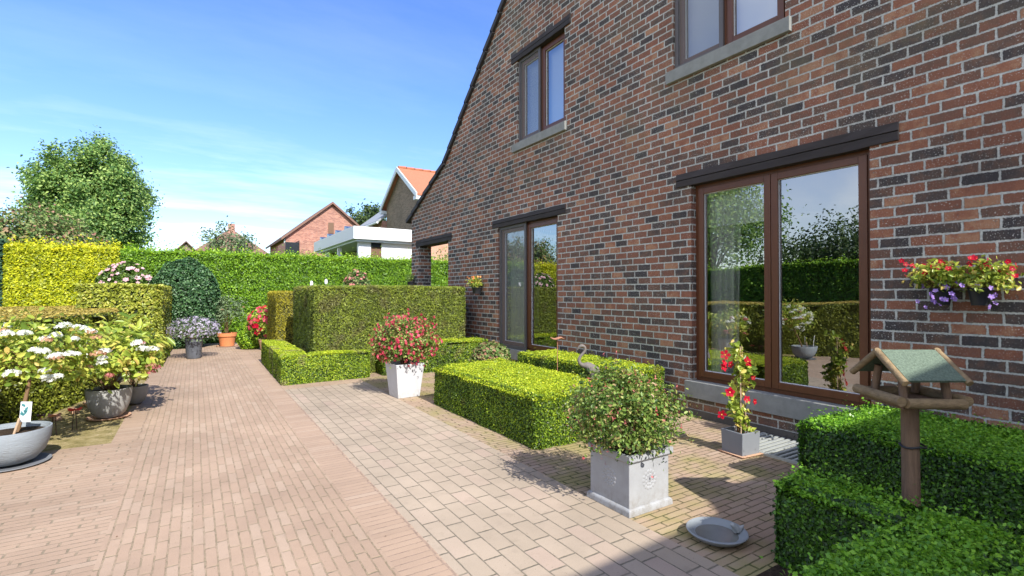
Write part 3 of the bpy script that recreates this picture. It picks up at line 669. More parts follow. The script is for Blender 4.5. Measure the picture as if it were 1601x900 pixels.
for nx, ny in ((-1, 0), (0, -1)):
    m = MB(); ctr = Vector((c[0]+nx*.1675, c[1]+ny*.1675, .185)); ax = Vector((-ny, nx, 0)); nn = Vector((nx, ny, 0))
    for rr_, nb, br, hh in ((.05, 14, .0125, .0028), (.028, 9, .009, .0028), (.0, 1, .016, .0035)):
        for k in range(nb):
            a = 2*PI*k/nb; p = ctr+(ax*math.cos(a)+Vector((0, 0, 1))*math.sin(a))*rr_
            vs = []; 
            for rad, hgt in ((1, 0), (.8, .6), (.4, 1)):
                for t_ in range(8): b_ = 2*PI*t_/8; vs.append(p+(ax*math.cos(b_)+Vector((0, 0, 1))*math.sin(b_))*br*rad+nn*hh*hgt)
            m.add(vs, [(i*8+t_, i*8+(t_+1) % 8, (i+1)*8+(t_+1) % 8, (i+1)*8+t_) for i in range(2) for t_ in range(8)]+[tuple(range(16, 24))])
    m.build('rosette', M['zincpot'], planter, smooth=True)
MB().box(c[0]-.145, c[0]+.145, c[1]-.145, c[1]+.145, .28, .31).build('soil', M['potsoil'], pl)
C, D = clumps((c[0]-.02, c[1]+.02, .55), (.34, .33, .26), 140, .6, -.75); C[:, 2] = np.maximum(C[:, 2], .33)
q = QC(); foliage(q, c, C, D, 62, .042, .026, T_LEAF, .6)
arch = []
for k in range(26):
    a = 2*PI*random.random(); L = random.uniform(.3, .42); e = Vector((c[0]+L*math.cos(a), c[1]+L*math.sin(a), .36+.42*random.random())); arch.append(e)
    b = Vector((c[0], c[1], .5)); s_ = np.linspace(.5, 1.02, 16)[:, None]; P = np.array(b)*(1-s_)+np.array(e)*s_; P[:, 2] += .06*np.sin(s_[:, 0]*PI)
    q.add(np.repeat(P, 2, 0)+RNG.normal(size=(len(P)*2, 3))*.014, (0, 0, 1), .025, T_LEAF, .7)
q.build('foliage', [M['fuchsia']], pl)
stems(pl, (c[0], c[1], .31), list(C[::4])+arch, .0045)
q = QC()
i = RNG.integers(0, len(C), 330); P = C[i]+RNG.normal(size=(330, 3))*.05+D[i]*.02
q.add(P, D[i]+np.array([0, 0, -.5]), .026, T_NEE, .5, hint=(0, 0, -1), hw=.7); q.add(P+[0, 0, -.012], (0, 0, -1), .018, T_STAR, .5)
tag(q.build('blossom', [M['fpink']], pl), kind='stuff')
saucer_ = None
# --- white tapered planter with red fuchsia
c = (2.235, 6.02)
pl = thing('potted_fuchsia', (c[0], c[1], 0), 'round bushy fuchsia full of red pink flowers in the white tapered planter', 'potted plant', 'potted plants on the terrace')
m = MB(); sqpot(m, c, .285, .37, .42, .015, R(3)); m.build('planter', M['whitepot'], pl, bevel=.005)
MB().box(c[0]-.15, c[0]+.15, c[1]-.15, c[1]+.15, .33, .37).build('soil', M['potsoil'], pl)
C, D = clumps((c[0], c[1], .70), (.38, .38, .28), 150, .65, -.8); C[:, 2] = np.maximum(C[:, 2], .42)
q = QC(); foliage(q, c, C, D, 42, .05, .034, T_LEAF, .6); q.build('foliage', [M['fuchsia']], pl)
stems(pl, (c[0], c[1], .37), list(C[::4]), .005)
q = QC(); i = RNG.integers(0, len(C), 700); P = C[i]+RNG.normal(size=(700, 3))*.045+D[i]*.035
q.add(P, D[i], .055, T_DIA, .5, hint=(0, 0, -1), hw=.6); q.add(P+D[i]*.01, D[i]+[0, 0, -.4], .04, T_STAR, .5)
tag(q.build('blossom', [M['pinkred']], pl), kind='stuff')
# --- small grey square pot with climbing mandevilla
c = (3.715, 2.41)
pl = thing('potted_mandevilla', (c[0], c[1], 0), 'slim climbing mandevilla with red trumpet flowers in a small square grey pot', 'potted plant', 'potted plants on the terrace')
m = MB(); sqpot(m, c, .195, .205, .18, .013, R(-6), .03); o = m.build('pot', M['greypot'], pl, bevel=.004)
for ch in (o,): ch.location.z += .012
MB().obox((c[0], c[1], .15), (1, 0, 0), (0, 1, 0), (0, 0, 1), .17, .17, .02).build('soil', M['potsoil'], pl)
m = MB(); sq(m, c, .225, .25, .005, .018, R(-6)); tag(m.build('saucer', M['terra2'], origin=(c[0], c[1], 0), bevel=.004), 'square stained saucer beneath the small grey square pot', 'saucer')
m = MB()
for dx, dy in ((-.05, -.04), (.05, -.03), (0, .05)): m.tube([(c[0]+dx*.9, c[1]+dy*.9, .15), (c[0]+dx*.25, c[1]+dy*.25, .86)], .005, 6)
m.build('cane', M['palewood'], pl)
zz = np.linspace(.22, .86, 34); C = np.column_stack([c[0]+.05*np.sin(zz*14)*(1.1-zz*.6), c[1]+.05*np.cos(zz*14)*(1.1-zz*.6), zz]); D = sph(34); D[:, 2] = .3
q = QC(); foliage(q, c, C, D, 13, .032, .055, T_LEAF, .7); q.build('foliage', [M['lime']], pl)
stems(pl, (c[0], c[1], .16), list(C[::3]), .004)
CR = np.array([.843, -.537, 0])
for du, z, s_ in ((-.14, .80, .085), (-.155, .70, .075), (-.10, .725, .065), (.035, .745, .09), (-.105, .505, .085), (-.17, .33, .08), (.03, .45, .06), (.09, .43, .055), (-.15, .735, .07), (.08, .62, .045)):
    bloom(pl, np.array([c[0], c[1], 0])+CR*du+[-.04, -.05, z], VIEW+RNG.normal(size=3)*.35, s_, 'red')
# --- bird bath
c = (2.31, 1.635)
bb = thing('bird_bath', (c[0], c[1], 0), 'shallow round grey dish with a small stone bird lying on the shaded paving', 'bird bath')
MB().lathe((c[0], c[1], 0), [(.001, .006), (.075, .006), (.12, .022), (.150, .047), (.152, .053), (.148, .056), (.132, .053), (.118, .040), (.10, .03), (.06, .026), (.001, .025)], 56).build('dish', simple('blue grey stoneware', (.27, .30, .32), .55, .12, 9, .001, 50), bb, smooth=True)
MB().lathe((c[0], c[1], 0), [(.001, .0335), (.106, .0335)], 40).build('water', simple('still water', (.17, .175, .16), .2, .25, 12, spec=.5), bb)
m = MB(); bp = Vector((c[0]+.085, c[1]-.055, .055))
m.tube([bp+Vector((-.03, .012, .028)), bp+Vector((-.022, .009, .0262)), bp+Vector((-.012, .005, .022)), bp, bp+Vector((.014, -.004, -.002)), bp+Vector((.03, -.012, .01)), bp+Vector((.042, -.016, .018))],
       [.003, .0125, .014, .0215, .02, .009, .004], 12); m.build('stone_bird', simple('pale stone bird', (.36, .38, .38), .7), bb, smooth=True)
# --- bird table
a_, b_ = Vector((.843, -.537, 0)), Vector((.537, .843, 0)); pc = Vector((2.936, 1.01, 0))
def L3(a, b, z): return pc+a_*a+b_*b+Vector((0, 0, z))
bt = thing('bird_table', tuple(pc), 'rustic log bird table with green felt roof standing among the box hedges', 'bird table')
MB().tube([L3(0, 0, -.02), L3(.002, 0, .3), L3(-.002, 0, .76)], [.038, .037, .036], 16).build('post', M['post'], bt, smooth=True)
MB().tube([L3(.052, .02, 0), L3(.049, .02, .67)], .011, 8).build('side_stake', M['post'], bt, smooth=True)
m = MB(); m.tube([L3(.055*math.cos(t_)+.012, .046*math.sin(t_), .55+.004*math.sin(3*t_)) for t_ in np.linspace(0, 2*PI, 20)], .005, 6, False); m.build('tie_wire', M['blackpot'], bt, smooth=True)
MB().obox(L3(0, 0, .765), a_, b_, (0, 0, 1), .27, .25, .022).build('floor_board', M['post'], bt)
def log(p, q_, r, name='rail', parent=bt, mat='log'):
    pts = [Vector(p).lerp(Vector(q_), t_) for t_ in (0, .3, .65, 1)]
    o = MB().tube(pts, [r*.96, r*1.03, r*.98, r*1.02], 14).build(name, M[mat], parent, smooth=True)
    return o
log(L3(-.16, -.155, .795), L3(-.155, .15, .80), .0235); log(L3(.15, -.15, .795), L3(.15, .15, .795), .0235)
log(L3(-.135, -.150, .787), L3(.128, -.150, .783), .0235); log(L3(-.13, .14, .79), L3(.13, .14, .79), .0235)
for a, b in ((-.10, -.09), (.105, -.09), (-.10, .1), (.105, .1)): log(L3(a, b, .79), L3(a*.95, b*.75, .93), .0175, 'upright', mat='post')
rz0, rz1 = .885, 1.005
for sgn in (-1, 1):
    e = Vector((0, 0, 0)); p0, p1 = L3(0, 0, rz1), L3(0, sgn*.165, rz0); d = (p1-p0); nn = a_.cross(d).normalized(); nn = nn if nn.z > 0 else -nn
    mid = (p0+p1)/2+nn*.006
    MB().obox(mid+a_*(-.012), a_, d.normalized(), nn, .262, d.length, .012).build('roof_panel', M['felt'], bt)
for a in (-.158, .133):
    for sgn in (-1, 1):
        log(L3(a, -sgn*.008, rz1+.008), L3(a, sgn*.175, rz0-.004), .0155, 'verge_log')
# --- flamingo-like heron statue (skin modifier)
def skin(name, pts, edges, rad, mat, parent=None, origin=(0, 0, 0), lvl=2):
    me = bpy.data.meshes.new(name); o_ = Vector(origin)
    me.from_pydata([tuple(Vector(p)-o_) for p in pts], edges, []); o = link(name, me, parent, None if parent is not None else origin)
    md = o.modifiers.new('s', 'SKIN'); sv = me.skin_vertices[0].data
    for i, r_ in enumerate(rad): sv[i].radius = (r_[0], r_[1]) if isinstance(r_, tuple) else (r_, r_)
    sv[0].use_root = True; md.use_smooth_shade = True
    s = o.modifiers.new('u', 'SUBSURF'); s.levels = lvl; s.render_levels = lvl; me.materials.append(M[mat]); return o
hp = Vector((3.505, 4.02, 0))
def H(a, b, z): return hp+a_*a+b_*b+Vector((0, 0, z))
body = [H(.04, 0, .50), H(.0, 0, .535), H(.085, 0, .47), H(.115, .0, .415), H(.135, 0, .36), H(-.045, 0, .525), H(-.078, 0, .545), H(-.092, 0, .58), H(-.078, 0, .62), H(-.045, 0, .655), H(-.022, 0, .69), H(-.026, 0, .722), H(-.055, 0, .738), H(-.082, 0, .728), H(-.1, 0, .708), H(-.108, 0, .685),
        H(.05, .02, .40), H(.055, .02, .2), H(.05, .02, .02), H(.05, -.02, .40), H(.06, -.02, .2), H(.055, -.02, .02)]
st_ = skin('heron_statue', body, [(0, 1), (0, 2), (2, 3), (3, 4), (1, 5), (5, 6), (6, 7), (7, 8), (8, 9), (9, 10), (10, 11), (11, 12), (12, 13), (13, 14), (14, 15), (0, 16), (16, 17), (17, 18), (0, 19), (19, 20), (20, 21)],
     [.062, .042, .055, .033, .014, .026, .022, .02, .0175, .016, .0155, .016, .022, .018, .01, .006, .011, .008, .012, .011, .008, .012], 'statue', origin=tuple(hp), lvl=2)
tag(st_, 'grey long-necked wading bird statue between two box hedges', 'statue')
# --- rusty flower stake between hedges, and the pair beside the hydrangeas
def stake(base, h, r, mat, label, legs=1, lean=(0, 0)):
    t_ = thing('flower_stake', base, label, 'garden ornament', 'metal flower stakes')
    top = Vector(base)+Vector((lean[0], lean[1], h))
    vs = [tuple(top)]; n = 20; m = MB()
    for k in range(n):
        a = 2*PI*k/n; rr_ = r*(1+.12*math.sin(5*a)); vs.append((top.x+rr_*math.cos(a), top.y+rr_*math.sin(a), top.z+.012+.01*math.sin(3*a)))
    vs += [(x, y, z-.004) for x, y, z in vs]
    m.add(vs, [(0, 1+k, 1+(k+1) % n) for k in range(n)]+[(n+1, n+2+(k+1) % n, n+2+k) for k in range(n)]+[(1+k, n+2+k, n+2+(k+1) % n, 1+(k+1) % n) for k in range(n)])
    m.build('petal_dish', M[mat], t_)
    for k in range(legs):
        dx = (k-(legs-1)/2)*.035; MB().tube([(base[0]+dx, base[1], 0), (top.x+dx*.4, top.y, top.z)], .0035, 6).build('rod', M['rust' if legs == 1 else 'darkmetal'], t_)
stake((3.50, 4.53, 0), .765, .075, 'rust', 'rust coloured metal flower on a rod between the middle box hedges', 1)
stake((-.94, 6.17, 0), .19, .05, 'redmetal', 'red metal flower stake on two wires beside the hydrangea pots', 2)
stake((-1.06, 6.03, 0), .18, .045, 'rust', 'brown rusted metal flower stake left of the red one', 2)
stake((-1.17, 6.15, 0), .17, .03, 'darkmetal', 'small dark metal flower stake nearest the round grey bowl', 1)

# --- left bowl with the white hydrangea standard
def hydrangea_pot(base, label, potprof, potmat, soil, cen, rad, ncl, per, leafs, lmat, heads, zmin=-.5, tm=T_LEAF, trunk=None, spread=.06, name='potted_hydrangea', cat='potted plant', seg=40, up=.5):
    t_ = thing(name, (base[0], base[1], 0), label, cat, 'potted plants on the terrace')
    if potprof: roundpot(t_, base, potprof, potmat, seg, soil)
    C, D = clumps(cen, rad, ncl, .6, zmin); q = QC(); foliage(q, cen, C, D, per, spread, leafs, tm, .5, up=up); q.build('foliage', [M[lmat]], t_)
    root = (base[0], base[1], soil[1]) if trunk is None else trunk[-1]
    if trunk: MB().tube(trunk, [.014, .013, .012, .011][:len(trunk)], 8).build('trunk', M['twig'], t_, smooth=True)
    stems(t_, root, list(C[::3]), .005)
    for mt, nh, hr, zr, fs in heads:
        k = 0
        while k < nh:
            d = sph(1)[0]
            if d@VIEW < -.2 or not zr[0] < d[2] < zr[1]: continue
            head(t_, np.asarray(cen)+d*np.asarray(rad)*1.02, hr*(.8+.4*random.random()), mt, 46, fs); k += 1
    return t_
bc = (-1.16, 5.19)
bowl = [(.001, .02), (.10, .02), (.15, .04), (.20, .10), (.228, .18), (.238, .262), (.236, .272), (.226, .272), (.222, .25), (.21, .20)]
h1 = hydrangea_pot(bc, 'white lacecap hydrangea on a leaning stem in the large round pale grey bowl', bowl, 'bluepot', (.215, .235), (-1.10, 5.52, .76), (.50, .38, .28), 95, 20, .056, 'lime', [('white', 46, .042, (-.75, .95), .26), ('bronze', 8, .045, (-.3, .9), .22)],
                   trunk=[Vector((-1.12, 5.18, .22)), Vector((-1.10, 5.26, .42)), Vector((-1.09, 5.36, .60)), Vector((-1.09, 5.42, .66))], spread=.075)
saucer(bc, .235, 'greypot', 'wide dark grey saucer under the large round bowl at the left edge', .022)
m = MB(); tg = Vector((-1.06, 5.12, .40))
m.obox(tg, a_, Vector((.05, .05, 1)).normalized(), b_, .085, .15, .004); tg_ = m.build('plant_tag', M['paper'], h1, bevel=.002)
m = MB()
for k in range(9): m.obox(tg-b_*.0035+a_*random.uniform(-.026, .026)+Vector((0, 0, random.uniform(-.05, .055))), (a_+Vector((0, 0, random.uniform(-1, 1)))).normalized(), Vector((0, 0, 1)), b_, .028, .018, .001)
m.build('print', M['ink'], tg_)
MB().tube([(-1.12, 5.10, .24), (-1.09, 5.10, .36)], .008, 8).build('support_stick', M['palewood'], h1)
MB().tube([(-1.27, 5.06, .24), (-1.285, 5.06, .46)], .006, 8).build('marker_rod', M['whiteboard'], h1)
# --- second hydrangea
bc = (-.735, 6.6)
pot2 = [(.001, .02), (.10, .02), (.14, .06), (.172, .14), (.188, .22), (.195, .30), (.192, .31), (.178, .31), (.172, .27)]
hydrangea_pot(bc, 'pink and russet hydrangea with large yellow green leaves in the weathered grey pot', pot2, 'mottled', (.172, .28), (-.70, 6.55, .60), (.42, .40, .27), 76, 16, .080, 'lime', [('dusty', 5, .05, (-.5, .7), .25), ('bronze', 4, .045, (-.6, .4), .22), ('white', 9, .055, (-.1, .8), .26)], spread=.07)
saucer(bc, .185, 'terra2', 'pale terracotta saucer under the weathered grey hydrangea pot')
bc = (-.58, 7.25)
hydrangea_pot(bc, 'long leaved green shrub in a plain grey pot behind the pink hydrangea', [(a*.7, b*.7) for a, b in pot2], 'mottled', (.12, .19), (-.70, 7.35, .66), (.42, .42, .36), 44, 10, .15, 'lime', [('dusty', 2, .045, (-.3, .4), .25)], tm=T_LONG, spread=.05, name='potted_shrub', up=.3)
# --- out of frame pot whose shadow falls in
hydrangea_pot((-1.35, 3.05), 'small leafy plant in a grey pot on the terrace left of the view', [(a*.7, b*.7) for a, b in pot2], 'greypot', (.12, .19), (-1.28, 3.05, .42), (.25, .25, .2), 20, 10, .09, 'green', [], name='potted_shrub')
# --- lavender aster pot
bc = (0.0, 11.68)
hydrangea_pot(bc, 'mound of pale lavender flowers in a dark plastic pot at the path end', [(.001, .01), (.115, .01), (.13, .06), (.15, .38), (.155, .40), (.14, .40), (.135, .36)], 'foil', (.135, .36), (0.0, 11.68, .55), (.44, .40, .24), 90, 16, .05, 'sage', [], tm=T_LONG, spread=.05, name='potted_aster', zmin=-.6)
asters = [o for o in COL.objects if o.name == 'potted_aster'][0]
q = QC(); d = sph(900); d = d[d[:, 2] > -.5]; q.add(np.array([0, 11.68, .56])+d*np.array([.46, .42, .27])*(.85+.2*RNG.random((len(d), 1))), d, .036, T_STAR, .5); tag(q.build('blossom', [M['lav']], asters), kind='stuff')
# --- terracotta pot with a mixed leafy shrub
bc = (.68, 13.9)
hydrangea_pot(bc, 'tall leafy green plant in an orange terracotta pot before the far hedge', [(.001, .02), (.15, .02), (.185, .24), (.19, .25), (.21, .25), (.215, .33), (.2, .33), (.195, .29)], 'terra', (.195, .29), (.68, 13.9, .82), (.36, .36, .48), 60, 14, .085, 'sage', [('bronze', 3, .03, (-.3, .7), .2)], tm=T_LONG, spread=.07, name='potted_shrub')
saucer(bc, .235, 'terra2', 'orange terracotta saucer under the orange pot at the far hedge')
# --- red rhododendron-like flowers by the L hedge
bc = (1.40, 12.55)
t_ = thing('potted_mandevilla', (bc[0], bc[1], 0), 'mass of bright red flowers in a pale terracotta pot beside the golden yew', 'potted plant', 'potted plants on the terrace')
roundpot(t_, bc, [(.001, .02), (.13, .02), (.17, .22), (.19, .25), (.175, .25), (.17, .2)], 'terra2', 32, (.17, .21))
C, D = clumps((bc[0]-.02, bc[1], .62), (.33, .3, .33), 44, .6, -.6); q = QC(); foliage(q, bc, C, D, 14, .07, .075, T_LEAF, .6); q.build('foliage', [M['lime']], t_); stems(t_, (bc[0], bc[1], .2), list(C[::3]), .005)
for k in range(46):
    d = sph(1)[0]
    if d@VIEW < 0: d = -d
    bloom(t_, np.array([bc[0]-.02, bc[1], .64])+d*np.array([.36, .33, .34])+np.array([0, 0, 0]), d+VIEW*.6, random.uniform(.09, .14), 'pinkred' if k % 2 else 'red')
# dome conifer
def dome(name, label, cen, rad, n, size, tm, mat, group=None, cat='shrub', z0=0, hole=.85, flowers=None, jit=.6, hint=None, hw=0, amp=.06, core='core'):
    t_ = thing(name, (cen[0], cen[1], 0), label, cat, group)
    d = sph(n); P = np.asarray(cen)+d*np.asarray(rad)*(1-RNG.exponential(.05, (n, 1)))*(1+amp*np.sin(d[:, 0:1]*9+d[:, 2:3]*7)*np.cos(d[:, 1:2]*8)); k = P[:, 2] > z0+.02
    q = QC(); q.add(P[k], d[k]+[0, 0, .3], size*(.7+.6*RNG.random(k.sum())), tm, jit, hint=hint, hw=hw)
    q.build('foliage', [M[mat]], t_)
    m = MB(); seg = 16; prof = []
    for j in range(9):
        a = -PI/2+PI*j/8; zz_ = cen[2]+rad[2]*hole*math.sin(a); prof.append((max(.001, rad[0]*hole*math.cos(a)), max(z0, zz_)))
    m.lathe((cen[0], cen[1], 0), prof, seg); m.build('inner_twigs', M[core], t_)
    if flowers:
        mt, nf, s_, zr = flowers; k = 0
        while k < nf:
            dd = sph(1)[0]
            if dd@VIEW < .05 or not zr[0] < dd[2] < zr[1]: continue
            bloom(t_, np.asarray(cen)+dd*np.asarray(rad)*1.03, dd+VIEW*.5, s_*(.7+.6*random.random()), mt); k += 1
    return t_
dome('conifer', 'small round yellow green conifer between the terracotta pot and red flowers', (1.10, 12.95, .30), (.27, .27, .34), 5000, .05, T_DIA, 'thuja')
dome('camellia_bush', 'large rounded glossy dark green bush in front of the far hedge', (-.17, 14.05, 1.02), (.74, .6, 1.08), 20000, .06, T_LEAF, 'holly', jit=.8, amp=.05, hole=.72)
dome('hibiscus_bush', 'pale pink flowering bush rising behind the square hornbeam block', (-1.3, 14.3, 1.25), (.58, .4, .72), 9000, .08, T_LEAF, 'green', hole=.6, flowers=('pink', 80, .10, (0, 1)))
dome('variegated_shrub', 'small low shrub with pink tipped leaves beneath the left ground floor window', (3.72, 6.42, .30), (.30, .28, .27), 2600, .05, T_LEAF, 'russet')
dome('hydrangea_bush', 'faded pinkish brown shrub against the far hedge beside the brick pier', (3.95, 14.5, 1.2), (.4, .35, .75), 2500, .08, T_LEAF, 'russet', flowers=('dusty', 16, .1, (-.2, 1)))
for (x, y, z), lb in (((1.93, 10.3, 1.49), 'slim white tipped garden rod behind the yew hedge, left of the pair'), ((2.2, 10.3, 1.53), 'slim white tipped garden rod behind the yew hedge, right of the pair')):
    t_ = thing('garden_rod', (x, y, 0), lb, 'garden rod'); MB().tube([(x, y, 0), (x, y, z)], .008, 8).build('rod', M['galv'], t_); MB().lathe((x, y, z), [(.001, -.05), (.028, -.05), (.03, .0), (.018, .035), (.001, .04)], 12).build('cap', M['whiteboard'], t_, smooth=True)

# --- wall baskets
def basket(y, z, label, r=.062, seed=0, reds=14, purples=0, leaf=40, dirx=0, redm='red', x=FX-.10, size=1.0, leaves='lime'):
    t_ = thing('wall_basket', (x, y, z), label, 'flower basket', 'flower baskets on the house wall')
    MB().lathe((x, y, z), [(.001, -.10*size), (r*.72, -.10*size), (r, .0), (r*1.06, .004), (r*1.06, .014), (r*.95, .014), (r*.9, -.01)], 24).build('pot', M['blackpot'], t_, smooth=True)
    MB().tube([(FX-.002, y, z-.02), (x+r*.9, y, z-.02)], .006, 6).build('hook', M['darkmetal'], t_)
    MB().lathe((x, y, z), [(.001, .0), (r*.93, -.004)], 16).build('soil', M['potsoil'], t_)
    cen = np.array([x-.02, y+dirx*.02, z+.09*size]); C, D = clumps(cen, np.array([.095, .165, .11])*size, int(leaf*1.6), .5, -.75)
    C[:, 0] = np.minimum(C[:, 0], FX-.02); q = QC(); foliage(q, cen, C, D, 8, .02*size, .036*size, T_LEAF, .7); q.build('foliage', [M[leaves]], t_)
    stems(t_, (x, y, z), list(C[::3]), .003)
    rr_ = random.Random(seed)
    for k in range(reds):
        p = np.array([x-rr_.uniform(-.02, .1), y+rr_.uniform(-.05, .2)*size*(1 if dirx >= 0 else -1)*(1 if rr_.random() < .75 else -1), z+rr_.uniform(.08, .21)*size])
        bloom(t_, p, VIEW+RNG.normal(size=3)*.4, rr_.uniform(.036, .048)*size, redm)
    for k in range(purples):
        p = np.array([x-rr_.uniform(.03, .13), y+rr_.uniform(-.09, .11)*size, z+rr_.uniform(-.12, .05)*size])
        bloom(t_, p, VIEW+RNG.normal(size=3)*.3, rr_.uniform(.034, .042)*size, 'purple')
basket(1.30, 1.31, 'left of the two flower baskets right of the big window, red blooms over trailing purple', seed=3, reds=20, purples=22, dirx=1, leaf=60)
basket(1.10, 1.31, 'right of the two flower baskets right of the big window, its black pot showing', seed=9, reds=24, purples=9, dirx=-1, leaf=50)
basket(7.95, 1.38, 'small orange red flower basket on the wall left of the ground floor window', r=.09, seed=5, reds=16, dirx=1, redm='orange', size=1.0)
basket(11.22, 1.55, 'small black hanging pot with green leaves on the far brick pier', r=.08, seed=6, reds=0, dirx=1, leaf=16, leaves='green')

# litter of small dry leaves on the paving
q = QC(); n = 420; P = np.column_stack([-1.6+6*RNG.random(n), 1.5+10*RNG.random(n), np.full(n, .009)]); P = P[(P[:, 0] < 2.3) | (P[:, 1] < 3.2)]; q.add(P, (0, 0, 1), .009*(.6+.9*RNG.random(len(P))), T_DIA, .25)
tag(q.build('fallen_leaves', [M['twig']]), 'scattered small dry leaves and petals lying on the brick paving', 'leaf litter', kind='stuff')

# ------------------------------------------------------------------ background buildings
def gable_box(m, x0, x1, y0, y1, z, zr, axis='y'):
    if axis == 'y': # ridge runs along y, gable faces the garden
        xm = (x0+x1)/2
        m.add([(x0, y0, 0), (x1, y0, 0), (x1, y0, z), (xm, y0, zr), (x0, y0, z), (x0, y1, 0), (x1, y1, 0), (x1, y1, z), (xm, y1, zr), (x0, y1, z)],
              [(0, 1, 2, 3, 4), (9, 8, 7, 6, 5), (0, 4, 9, 5), (1, 6, 7, 2)])
    return m
def roof_pair(x0, x1, y0, y1, z, zr, th, over, mat, parent, dy=.3):
    xm = (x0+x1)/2; s = (zr-z)/(xm-x0); m = MB()
    for sg in (-1, 1):
        xe = xm+sg*((xm-x0)+over); ze = zr-s*((xm-x0)+over)
        p = [(xm, zr+.01), (xe, ze+.01), (xe, ze+th), (xm, zr+th)]
        vs = [(a, y0-dy, b) for a, b in p]+[(a, y1+dy, b) for a, b in p]
        m.add(vs, [(0, 1, 2, 3), (7, 6, 5, 4)]+[(i, 4+i, 4+(i+1) % 4, (i+1) % 4) for i in range(4)])
    return m.build('roof', M[mat], parent)
# white flat roofed extension
ex = thing('garden_pavilion', (6, 20, 0), 'white flat roofed extension with pale fascia rising behind the far hedge', 'building')
m = MB(); m.box(4.78, 7.15, 18, 25, 3.24, 3.69); m.build('fascia', M['whiteboard'], ex)
MB().box(4.9, 7.1, 18.1, 24.9, 3.16, 3.24).build('soffit', M['fascia'], ex)
m = MB(); m.box(5.04, 5.49, 18.3, 18.5, 0, 3.16); m.box(5.89, 7.15, 18.3, 18.5, 0, 3.16); m.box(5.49, 5.89, 18.3, 18.5, 0, 2.0); m.box(7.0, 7.15, 18.5, 24.8, 0, 3.16); m.build('wall', M['whiteboard'], ex)
MB().box(5.95, 6.95, 18.55, 24.15, 0, 3.1).build('shade_block', M['brick3'], ex)  # dark block added to imitate the shade under the pavilion roof
MB().box(5.49, 5.89, 18.36, 18.42, 2.0, 3.0).build('window', M['brownwin'], ex); MB().box(5.49, 5.89, 18.34, 18.46, 3.0, 3.155).build('shutter_box', M['darkglass'], ex)
MB().box(5.3, 7.0, 24.2, 24.4, 0, 3.16).build('back_wall', M['brick3'], ex)
for y in (21.0, 23.2): MB().box(4.95, 5.1, y, y+.15, 0, 3.16).build('column', M['whiteboard'], ex)
for k in range(4):
    y = 19.3+k*1.5
    m = MB(); m.add([(4.95, y, 3.70), (5.8, y, 3.70), (5.8, y+.7, 3.92), (4.95, y+.7, 3.92), (4.95, y+.75, 3.70), (5.8, y+.75, 3.70)], [(0, 1, 2, 3), (3, 2, 5, 4), (0, 3, 4), (1, 5, 2), (0, 4, 5, 1)]); m.build('solar_panel', M['darkglass'], ex)
# salmon brick garage behind the porch opening
ga = thing('brick_garage', (9.5, 17.5, 0), 'sunlit salmon brick garage wall seen through the porch opening', 'building')
MB().box(7.3, 12, 17.2, 21, 0, 3.45).build('wall', M['brick4'], ga); MB().box(7.25, 12.05, 17.15, 21.05, 3.45, 3.6).build('roof', M['roofbrown'], ga)
# left brick gable house
g = thing('gabled_house', (8.6, 45, 0), 'red brick house with brown roof and small gable window left of the white extension', 'house')
gable_box(MB(), 5.97, 12.85, 42, 51.5, 5.65, 8.5).build('wall', M['brick2'], g); roof_pair(5.97, 12.85, 42, 51.5, 5.65, 8.5, .2, .35, 'roofbrown', g)
w = MB().box(9.12, 9.55, 41.95, 42.05, 6.15, 7.0).build('window', M['brownwin'], g)
w = MB().box(5.93, 6.0, 46, 47.5, 3.0, 4.9).build('window', M['darkglass'], g); MB().box(5.93, 6.0, 49, 50, 3.0, 4.9).build('window', M['darkglass'], g)
MB().tube([(5.9, 42.1, 0), (5.9, 42.1, 5.5)], .06, 8).build('downpipe', M['fascia'], g)
an = MB().box(6.3, 8.2, 38, 42, 0, 5.05).build('annex_wall', M['brick2'], g); MB().box(5.4, 6.3, 38.2, 42, 0, 4.9).build('annex_window', M['darkglass'], g)
# tall brown gable with white barge boards and orange roof: the gable looks towards the garden path
g = thing('tall_house', (10, 27.5, 0), 'tall brown brick gable house with white barge boards and orange tiled roof', 'house')
gx, ga0, ga1, ze_, zr_ = 10.0, 24.9, 30.1, 6.65, 8.35; gm = (ga0+ga1)/2
m = MB(); m.add([(gx, ga0, 0), (gx, ga1, 0), (gx, ga1, ze_), (gx, gm, zr_), (gx, ga0, ze_), (17, ga0, 0), (17, ga1, 0), (17, ga1, ze_), (17, gm, zr_), (17, ga0, ze_)],
      [(0, 1, 2, 3, 4), (9, 8, 7, 6, 5), (0, 4, 9, 5), (1, 6, 7, 2)]); m.build('wall', M['brick3'], g)
sl_ = (zr_-ze_)/(gm-ga0); m = MB(); bb_ = MB()
for sg in (-1, 1):
    y_e = gm+sg*(gm-ga0+.4); z_e = zr_-sl_*(gm-ga0+.4)
    pr = [(gm, zr_+.01), (y_e, z_e+.01), (y_e, z_e+.13), (gm, zr_+.13)]
    vs = [(gx-.25, y, z) for y, z in pr]+[(17.3, y, z) for y, z in pr]
    m.add(vs, [(0, 1, 2, 3), (7, 6, 5, 4)]+[(i_, 4+i_, 4+(i_+1) % 4, (i_+1) % 4) for i_ in range(4)])
    pr = [(gm, zr_-.13), (y_e+sg*.03, z_e-.13), (y_e+sg*.03, z_e+.15), (gm, zr_+.15)]
    vs = [(gx-.32, y, z) for y, z in pr]+[(gx-.256, y, z) for y, z in pr]
    bb_.add(vs, [(0, 1, 2, 3), (7, 6, 5, 4)]+[(i_, 4+i_, 4+(i_+1) % 4, (i_+1) % 4) for i_ in range(4)])
    bb_.box(gx-.32, gx+.1 if sg > 0 else 17.3, min(y_e, y_e-sg*.36), max(y_e, y_e-sg*.36)+.001, z_e-.2, z_e-.02)
